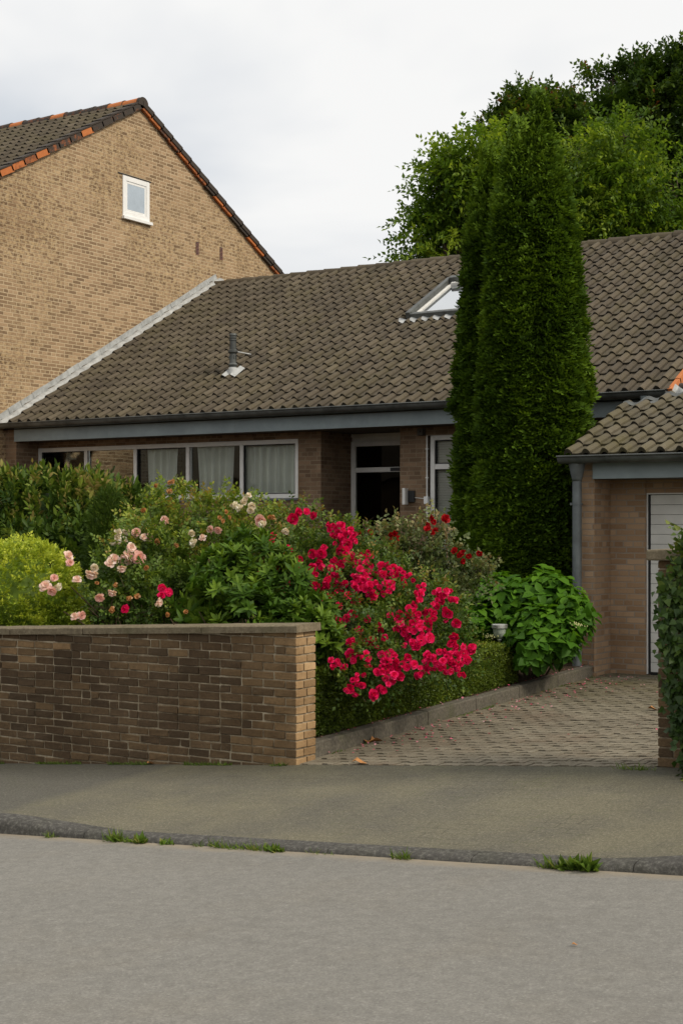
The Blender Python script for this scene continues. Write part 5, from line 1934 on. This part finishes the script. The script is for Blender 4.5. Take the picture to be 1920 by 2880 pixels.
# hydrangea
hy_p = at(1500, 1760, 16.6)
hy = thing('hydrangea', 'broad leaved bright green hydrangea by the garage downpipe', 'shrub', (hy_p.x, hy_p.y, .35))
rng = np.random.default_rng(46)
blobs = []
for px, py, Z, r in ((1480, 1690, 16.7, .34), (1560, 1690, 16.6, .30), (1430, 1710, 16.7, .32), (1350, 1740, 16.6, .30), (1320, 1790, 16.5, .24), (1530, 1780, 16.2, .36), (1450, 1800, 16.3, .34), (1590, 1760, 16.2, .26), (1550, 1815, 15.9, .24), (1490, 1825, 15.9, .24), (1610, 1720, 16.2, .2), (1400, 1660, 16.9, .18), (1530, 1645, 16.8, .2)):
    p = at(px, py, Z)
    blobs.append((p.x, p.y, p.z, r, r, r * .85))
P, O = shell_pts(rng, blobs, 900, .58, 1.06, .3)
n = len(P)
fo = Foliage()
tb = np.clip(.45 + .3 * nz(P, 2.4) + rng.normal(size=n) * .15 + .25 * np.clip((P[:, 2] - 1.0) / .5, -.6, .8), 0, 1)
ax = norm(O * .7 + np.array([0, 0, .8]) + rng.normal(size=P.shape) * .25)
sa = norm(np.cross(ax, rdir(rng, n)))
sb = np.cross(ax, sa)
for k in range(4):
    rad = (sa if k < 2 else sb) * (1 if k % 2 else -1)
    el = .05 + (.25 if k > 1 else 0) + rng.normal(size=n) * .2
    D = rad * np.cos(el)[:, None] + ax * np.sin(el)[:, None] + rng.normal(size=P.shape) * .12
    D[:, 2] -= .18
    N = ax * np.cos(el)[:, None] - rad * np.sin(el)[:, None]
    L = rng.uniform(.105, .180, n)
    fo.add(P + ax * (.03 if k > 1 else 0), D, N, L, L * .66, np.clip(tb + rng.normal(size=n) * .07 + (.08 if k > 1 else 0), 0, 1), TB)
fo.build('foliage', M['leaf_hyd'], hy)
stems(hy, 'stem', (hy_p.x, hy_p.y, .25), [b[:3] for b in blobs], .014, seed=8)
for px, py, Z in ((1622, 1757, 15.75), (1378, 1790, 16.1)):
    p = at(px, py, Z)
    m = MB()
    rg = random.Random(int(px))
    for i in range(26):
        q = p + Vector((rg.gauss(0, .035), rg.gauss(0, .02), rg.gauss(0, .012)))
        m.tube([q, q + Vector((0, -.004, .01))], [.006, .004], 6)
    m.build('flower_head', plain('bud_cream', (.55, .55, .25), .8), hy)

# --- ivy over the right-hand pillar
iv = thing('ivy', 'dark green ivy smothering the gate pillar and wall', 'ivy', (PX0 + .6, 10.1, z_wall(PX0 + .5)))
rng = np.random.default_rng(47)
P, O = [], []
n = 21000
xx = rng.uniform(PX0 - .02, PX0 + 2.2, n)
zz = rng.uniform(.22, 2.12, n)
# ragged left edge, bushier above the cap
edge = PX0 + .085 + .025 * np.sin(zz * 7) + np.interp(zz, [.25, .45, .6, .75, .95, 1.3, 1.6, 1.8, 1.95, 2.12], [.15, .13, .10, .05, .01, -.005, .01, .06, .16, .30]) + np.abs(rng.normal(size=n)) * .03
front = (rng.uniform(0, 1, n) < .93) | (zz < 1.9)
topz = 2.0 + .10 * np.sin(xx * 4) + .05 * np.sin(xx * 11)
kp = (xx > edge) & (zz < topz)
P = np.stack([xx, np.where(front, 9.93 - .07 * np.sin(zz * 3 + xx * 4), rng.uniform(9.9, 10.6, n)), zz], 1)[kp]
front = front[kp]
lf = ~front
P[lf, 0] = edge[kp][lf] + .05 + rng.normal(size=lf.sum()) * .04
O = np.where(front[:, None], np.array([[0, -1.0, .1]]), np.array([[-1.0, -.2, .1]]))
P = P + O * (nz(P, 3.5) * .09)[:, None] + rng.normal(size=P.shape) * .03
fo = Foliage()
n = len(P)
TI = tmpl_big(.10, -.2, .18, .5, .55, .36)
D = O * .25 + np.array([0, 0, -.75]) + rng.normal(size=P.shape) * .5
N = O * .9 + np.array([0, 0, .45]) + rng.normal(size=P.shape) * .4
L = rng.uniform(.035, .068, n)
fo.add(P, D, N, L, L * .85, np.clip(.36 + .4 * nz(P, 3) + rng.normal(size=n) * .22 + .25 * np.clip((P[:, 2] - 1.5) / .5, 0, 1), 0, 1), TI)
# top growth above the cap
q = P[(P[:, 2] > 1.75)]
sprigs(rng, q[:420], np.tile([[-.2, -.6, .6]], (min(420, len(q)), 1)), 6, .16, up=.5, jit=.6, leafL=.048, leafW=.034, tmpl=TI, fo=fo, tint=lambda P, r: np.clip(r.normal(size=len(P)) * .2 + .8, 0, 1))
g0 = np.stack([rng.uniform(PX0 + .30, PX0 + 1.6, 260), rng.uniform(9.78, 9.98, 260), np.zeros(260)], 1)
g0[:, 2] = [z_pave(a, b) + .02 for a, b in g0[:, :2]]
sprigs(rng, g0, np.tile([[-.3, -.8, .2]], (260, 1)), 5, .12, up=.3, jit=.7, leafL=.05, leafW=.04, tmpl=TI, fo=fo)
fo.build('foliage', M['leaf_ivy'], iv)
m = MB()
m.box(PX0 + .52, PX0 + 2.2, 10.02, 10.45, .1, 1.86)
m.build('inner_branches', M['twig'], iv)

# --- trees beyond the bungalow
def crown_tree(name, label, base, blobs_px, nspr, mat, seed, leafL, leafW, nleaf, sl, up=.25, droop=.3, group='trees behind the bungalow', tint=None, lo=.35, gap=-.2, tm=None, jit=.6, sh=(0, 0)):
    t = thing(name, label, 'tree', base, group)
    rng = np.random.default_rng(seed)
    blobs = []
    for px, py, Z, r in blobs_px:
        p = at(px + sh[0], py + sh[1] + (20 if Z == 48 and px > 1850 else 0), Z)
        blobs.append((p.x, p.y, p.z, r, r, r * .85))
    P, O = shell_pts(rng, blobs, nspr, lo, 1.0)
    g = nz(P, .9, seed) > gap
    P, O = P[g], O[g]
    fo = Foliage()
    sprigs(rng, P, O, nleaf, sl, up=up, jit=jit, droop=droop, leafL=leafL, leafW=leafW, tmpl=tm or TS, fo=fo, tint=tint, pair=.9, out=.8)
    fo.build('crown', M[mat], t)
    m = MB()
    rg = random.Random(seed)
    b0 = Vector(base)
    zc = sum(b[2] for b in blobs) / len(blobs)
    fork = Vector((b0.x, b0.y, b0.z + (zc - b0.z) * .55))
    m.tube([b0, b0.lerp(fork, .5) + Vector((.08, 0, 0)), fork], [.28, .23, .19], 10)
    for b in blobs:
        tip = Vector(b[:3])
        mid = fork.lerp(tip, .5) + Vector((rg.uniform(-.3, .3), rg.uniform(-.3, .3), rg.uniform(0, .4)))
        m.tube([fork, mid, tip], [.13, .07, .025], 7)
        for k in range(5):
            d = Vector((rg.gauss(0, 1), rg.gauss(0, 1), rg.gauss(.3, .7))).normalized()
            m.tube([tip, tip + d * b[3] * .5, tip + d * b[3] * .92], [.022, .012, .004], 5)
    m.build('trunk', M['bark'], t)
    return t
def tree_t(center, k=.3, sc=.8):
    def f(P, r):
        return np.clip(center + k * nz(P, sc, 5) + r.normal(size=len(P)) * .15, 0, 1)
    return f
b = at(1330, 1480, 40.5)
crown_tree('hornbeam_tree', 'light green hornbeam rising left of the thujas behind the ridge', (b.x, b.y, .3),
    [(1180, 690, 40, .75), (1240, 640, 40, 1.0), (1230, 560, 40, .8), (1280, 480, 40, .85), (1290, 420, 40.2, .55), (1260, 425, 40.1, .5), (1200, 520, 40, .5), (1340, 560, 40.5, 1.1), (1340, 680, 40, 1.2), (1400, 480, 41, 1.0), (1250, 740, 40, 1.0), (1160, 725, 40, .5), (1190, 610, 40, .6), (1440, 620, 41, 1.2), (1195, 490, 40, .35), (1350, 410, 40.5, .5)],
    3900, 'leaf_hornbeam', 61, .145, .082, 14, 1.0, tint=tree_t(.48, .7, 1.1), gap=-.17, up=.10, jit=.75, sh=(42, 8))
b = at(1760, 1480, 40)
crown_tree('hornbeam_tree', 'yellowish green hornbeam above the ridge right of the thujas', (b.x, b.y, .3),
    [(1740, 430, 40, .85), (1750, 370, 40, .45), (1700, 520, 40, 1.0), (1800, 520, 40, 1.0), (1660, 600, 40, 1.0), (1760, 620, 39.8, 1.1), (1860, 600, 40, 1.1), (1900, 520, 40.3, .8), (1640, 680, 40, 1.0), (1740, 690, 39.8, 1.0), (1840, 680, 40, 1.0), (1940, 640, 40, 1.0), (1640, 480, 40.3, .7), (1610, 430, 40.6, .6), (1960, 560, 40.4, .9)],
    3400, 'leaf_hornbeam', 62, .140, .078, 14, .95, tint=tree_t(.42, .7, 1.1), gap=-.13, up=.12, jit=.8, sh=(5, 16))
b = at(1800, 1480, 49)
crown_tree('oak_tree', 'big dark oak towering over the other trees with reddish leaf tips', (b.x, b.y, .3),
    [(1680, 300, 48, 1.3), (1780, 300, 48, 1.6), (1880, 280, 48, 1.7), (1700, 230, 48, .8), (1660, 200, 48, .45), (1780, 200, 48, .9), (1860, 180, 48, 1.0), (1890, 125, 48, .6), (1950, 150, 48, .9), (1790, 150, 48, .35), (1720, 420, 48, 1.6), (1860, 420, 48, 1.9), (1630, 360, 48, 1.2), (1960, 300, 48, 1.6), (1940, 420, 48, 1.5), (1940, 90, 48, .4), (1720, 180, 48, .4), (1800, 520, 48, 1.6), (1900, 540, 48, 1.6), (1660, 500, 48, 1.3)],
    8500, 'leaf_oak', 63, .16, .10, 10, .60, up=.35, droop=.1, tint=tree_t(.45, .6, .7), gap=-.2, sh=(0, 45))
b = at(1470, 1480, 47)
crown_tree('oak_tree', 'smaller dark oak peeking out on both sides of the thuja tips', (b.x, b.y, .3),
    [(1440, 290, 46, .75), (1400, 330, 46, .7), (1490, 260, 46, .6), (1430, 240, 46, .4), (1550, 290, 46, .8), (1590, 340, 46, .9), (1570, 250, 46, .4), (1520, 400, 46, 1.3), (1400, 400, 46, .8), (1350, 350, 46, .35), (1345, 310, 46, .3), (1440, 480, 46, 1.3), (1600, 480, 46, 1.2), (1440, 225, 46, .25)],
    4000, 'leaf_oak', 64, .15, .095, 10, .55, up=.35, droop=.1, tint=tree_t(.52, .45), gap=-.2, sh=(35, 52))

# ------------------------------------------------------------------ solar garden lamp
lp = at(1404, 1800, 16.1)
lamp = thing('garden_lamp', 'small steel solar lamp on a spike behind the box hedge', 'lamp', (lp.x, lp.y, .4))
zt = at(1404, 1755, 16.1).z
m = MB()
m.lathe((lp.x, lp.y), [(0, zt + .004), (.080, zt), (.088, zt - .006), (.088, zt - .042), (.080, zt - .046), (.0, zt - .046)], 28)
m.build('cap', M['steel'], lamp, smooth=False)
m = MB()
m.lathe((lp.x, lp.y), [(.072, zt - .046), (.070, zt - .09), (.060, zt - .13), (.038, zt - .155), (.018, zt - .165)], 24)
m.build('shade', plain('ribbed_glass', (.34, .38, .32), .2, .6, 0, .35, 40), lamp, smooth=True)
m = MB()
m.lathe((lp.x, lp.y), [(.016, zt - .150), (.03, zt - .165), (.012, zt - .19), (.012, .35), (.0, .3)], 14)
m.build('spike', M['steel'], lamp, smooth=True)

# ------------------------------------------------------------------ weeds, petals and fallen leaves
def tuft(label, x, y, z, n, h, seed, w=.004, spread=.05, broad=False, group='weeds in the kerb joint'):
    rng = np.random.default_rng(seed)
    fo = Foliage()
    P = np.stack([x + rng.normal(size=n) * spread, y + rng.normal(size=n) * .012, np.full(n, z)], 1)
    D = np.stack([rng.normal(size=n) * .6, rng.normal(size=n) * .45 - .25, rng.uniform(.3, 1.2, n)], 1)
    L = h * rng.uniform(.5, 1.2, n)
    fo.add(P, D, rng.normal(size=(n, 3)) + np.array([0, 0, .4]), L, L * .1 if not broad else L * .42, np.clip(rng.normal(size=n) * .25 + .5, 0, 1), TBL if not broad else TS)
    if broad:
        fo.add(P, D + rng.normal(size=(n, 3)) * .5, rng.normal(size=(n, 3)) + np.array([0, 0, 1.0]), L * .7, L * .3, np.clip(rng.normal(size=n) * .2 + .5, 0, 1), TS)
    o = fo.build('weed_tuft', M['leaf_grass'], None)
    o['label'] = label
    o['category'] = 'weed'
    o['group'] = group
    return o
def kx(px):
    return xy_on(px, 7.775)
TUFTS = [(143, 40, .06, 'small grass tuft at the left end of the road kerb', .03, False), (333, 120, .10, 'dense bright grass tuft in the gutter below the left wall end', .05, False), (400, 30, .08, 'little upright weed just beside the dense bright tuft', .02, True),
         (470, 22, .05, 'tiny brown weed in the kerb joint left of the long weed strip', .03, True), (565, 24, .05, 'short sparse weed just left of the long weed strip', .02, False), (650, 110, .07, 'long strip of low grass and weed along the kerb', .11, False),
         (720, 60, .07, 'right end clump of the long weed strip', .05, False), (780, 40, .06, 'leafy low weed right of the long strip', .04, True), (900, 26, .05, 'thin flat weed under the middle of the kerb', .06, False),
         (1135, 50, .08, 'weed climbing over the kerb top near the middle', .035, False), (1570, 110, .09, 'thick grass tuft at the right kerb ramp', .05, False), (1655, 24, .12, 'tall broad leaved weed at the right kerb ramp', .025, True), (1612, 50, .09, 'loose weed between the thick tuft and the broad leaved one', .04, True)]
for i, (px, n, h, lb, sp, br) in enumerate(TUFTS):
    x = kx(px)
    tuft(lb, x, 7.765, z_road(x) - .004, n, h, 900 + i, spread=sp, broad=br)
x = PX0 - .14
tuft('grass tuft at the foot of the gate pillar', x, 9.98, z_pave(x, 9.98) - .004, 90, .06, 950, spread=.07, group='grass at the wall foot')

# moss and grass along the foot of the street wall: a continuous fringe
rng = np.random.default_rng(71)
n = 2600
xs_ = rng.uniform(-11.5, WX1 + .02, n)
dens = np.array([mnoise.noise(Vector((x * 2.3, 1, 0))) for x in xs_])
xs_ = xs_[dens > -.02]
n = len(xs_)
P = np.stack([xs_, 10.038 - np.abs(rng.normal(size=n)) * .018, np.zeros(n)], 1)
P[:, 2] = [z_pave(a, b) - .003 for a, b in P[:, :2]]
fo = Foliage()
L = rng.uniform(.012, .05, n)
fo.add(P, np.stack([rng.normal(size=n) * .6, rng.normal(size=n) * .3 - .4, rng.uniform(.3, 1, n)], 1), rng.normal(size=(n, 3)), L, L * .16, np.clip(rng.normal(size=n) * .2 + .3, 0, 1), TBL)
fo.build('grass', M['leaf_grass'], None, 'stuff')
# moss/grass line at the bed edging
n = 1500
ys_ = rng.uniform(10.4, 16.3, n)
ys_ = ys_[np.array([mnoise.noise(Vector((y * 2.1, 5, 0))) for y in ys_]) > .05]
n = len(ys_)
P = np.stack([-6.79 + np.abs(rng.normal(size=n)) * .02, ys_, [z_drive(-6.79, y) - .002 for y in ys_]], 1)
fo = Foliage()
L = rng.uniform(.01, .04, n)
fo.add(P, np.stack([rng.uniform(0, 1, n), rng.normal(size=n) * .5, rng.uniform(.3, 1, n)], 1), rng.normal(size=(n, 3)), L, L * .18, np.clip(rng.normal(size=n) * .2 + .45, 0, 1), TBL)
fo.build('moss', M['leaf_grass'], None, 'stuff')
# rose petals on the drive
TPET = tmpl_small(.25, .15, .6)
n = 330
ys_ = 10.6 + 6.0 * rng.uniform(0, 1, n) ** .9
xs_ = -6.78 + np.abs(rng.normal(size=n)) * .32
k = rng.uniform(0, 1, n) < .18
xs_[k] = rng.uniform(-6.7, -4.2, k.sum())
P = np.stack([xs_, ys_, [z_drive(a, b) + .012 for a, b in zip(xs_, ys_)]], 1)
e = rng.uniform(0, 1, n) < .16
P[e, 0] = rng.uniform(-6.9, -6.81, e.sum())
P[e, 2] = [z_drive(-6.8, y) + .145 for y in P[e, 1]]
L = rng.uniform(.016, .032, n)
fo = Foliage()
fo.add(P, np.stack([rng.normal(size=n), rng.normal(size=n), rng.normal(size=n) * .15], 1), np.stack([rng.normal(size=n) * .2, rng.normal(size=n) * .2, np.ones(n)], 1), L, L * .9, rng.uniform(.3, 1, n), TPET)
fo.build('petals', leaf_mat('fallen_petal', [(0, (.50, .03, .10)), (.5, (.66, .12, .22)), (1, (.75, .45, .50))], .3), None, 'stuff')
def on_drive(px, py):
    lo, hi = 8.0, 25.0
    for _ in range(50):
        mid = (lo + hi) / 2
        p = at(px, py, mid)
        zz = z_pave(p.x, p.y) if p.y < 10.05 else z_drive(p.x, p.y)
        if p.z > zz:
            lo = mid
        else:
            hi = mid
    return p
def dead_leaf(label, p, L, rot, seed):
    rng = np.random.default_rng(seed)
    v, f = TB
    me_v = []
    for q in v:
        me_v.append((q[0] - .5, q[1] * .8, q[2] * 1.2 + .08 + .1 * rng.normal() * .5))
    m = MB()
    c, s_ = math.cos(rot), math.sin(rot)
    for fc in f:
        m.poly([(p.x + L * (me_v[i][0] * c - me_v[i][1] * s_), p.y + L * (me_v[i][0] * s_ + me_v[i][1] * c), p.z + .004 + L * max(0, me_v[i][2])) for i in fc])
    o = m.build('fallen_leaf', M['dryleaf'], None)
    o['label'] = label
    o['category'] = 'leaf'
    o['group'] = 'dry leaves fallen on the ground'
    return o
for i, (px, py, L, rot, lb) in enumerate([(1010, 2148, .13, .4, 'curled brown leaf lying where the drive meets the pavement'), (1035, 2090, .11, 2.0, 'left dry orange leaf beside the bed edging'), (1058, 2086, .12, 1.0, 'right dry orange leaf beside the bed edging'),
                                          (1836, 1998, .12, .2, 'dry orange leaf by the gate pillar far up the drive'), (425, 2150, .08, 1.2, 'small dry leaf at the foot of the garden wall'), (1120, 2060, .09, 2.4, 'reddish stalky leaf near the edging further up the drive')]):
    dead_leaf(lb, on_drive(px, py), L, rot, 20 + i)

lp_ = at(1615, 2676, 6.6)
lp_.z = z_road(lp_.x, lp_.y) + .003
dead_leaf('tiny brown leaf scrap lying alone on the road', lp_, .028, .5, 31)

# ------------------------------------------------------------------ light
SUN_AZ = math.radians(92)     # measured clockwise from +y (into the house) towards +x
SUN_EL = math.radians(42)
to_sun = Vector((math.sin(SUN_AZ) * math.cos(SUN_EL), math.cos(SUN_AZ) * math.cos(SUN_EL), math.sin(SUN_EL)))
sd = bpy.data.lights.new('sun', 'SUN')
sd.energy = 2.5
sd.angle = math.radians(12)
sd.color = (1.0, .90, .75)
so = bpy.data.objects.new('sun', sd)
C.objects.link(so)
so.rotation_euler = to_sun.to_track_quat('Z', 'Y').to_euler()

w = bpy.data.worlds.new('World')
SC.world = w
w.use_nodes = True
t = NT(w.node_tree)
bg = w.node_tree.nodes['Background']
bg.inputs['Strength'].default_value = .1
sky = t.n('ShaderNodeTexSky', sky_type='NISHITA', sun_disc=False)
sky.sun_elevation = SUN_EL
sky.sun_rotation = SUN_AZ
sky.air_density = 1.0
sky.dust_density = 3.0
tc = t.n('ShaderNodeTexCoord')
mp = t.n('ShaderNodeMapping')
mp.inputs['Scale'].default_value = (1.0, 1.0, 2.6)
mp.inputs['Location'].default_value = (.35, .2, .45)
t.l(tc.outputs['Generated'], mp.inputs['Vector'])
n1 = t.noise(1.9, 5, .52, mp.outputs[0], .3)
dt = t.n('ShaderNodeVectorMath', operation='DOT_PRODUCT')
t.l(tc.outputs['Generated'], dt.inputs[0])
dt.inputs[1].default_value = (to_sun.x * .9, .1, 2.4)   # overcast: brighter overhead and towards the sun
n1 = t.math('ADD', n1, t.math('MULTIPLY', t.math('ADD', dt.outputs['Value'], -.27), .30))
cl = t.ramp(n1, [(.34, (6.0, 6.55, 7.15)), (.47, (8.1, 8.3, 8.55)), (.58, (9.9, 9.85, 9.7))])
col = t.mix(.93, sky.outputs['Color'], cl)
t.l(col, bg.inputs['Color'])

SC.view_settings.view_transform = 'Standard'
SC.view_settings.look = 'None'
SC.view_settings.exposure = 0.0
SC.view_settings.gamma = 1.0
SC.render.engine = 'CYCLES'
SC.cycles.max_bounces = 7
SC.cycles.transparent_max_bounces = 12
SC.cycles.caustics_reflective = False
SC.cycles.caustics_refractive = False
SC.cycles.use_denoising = True
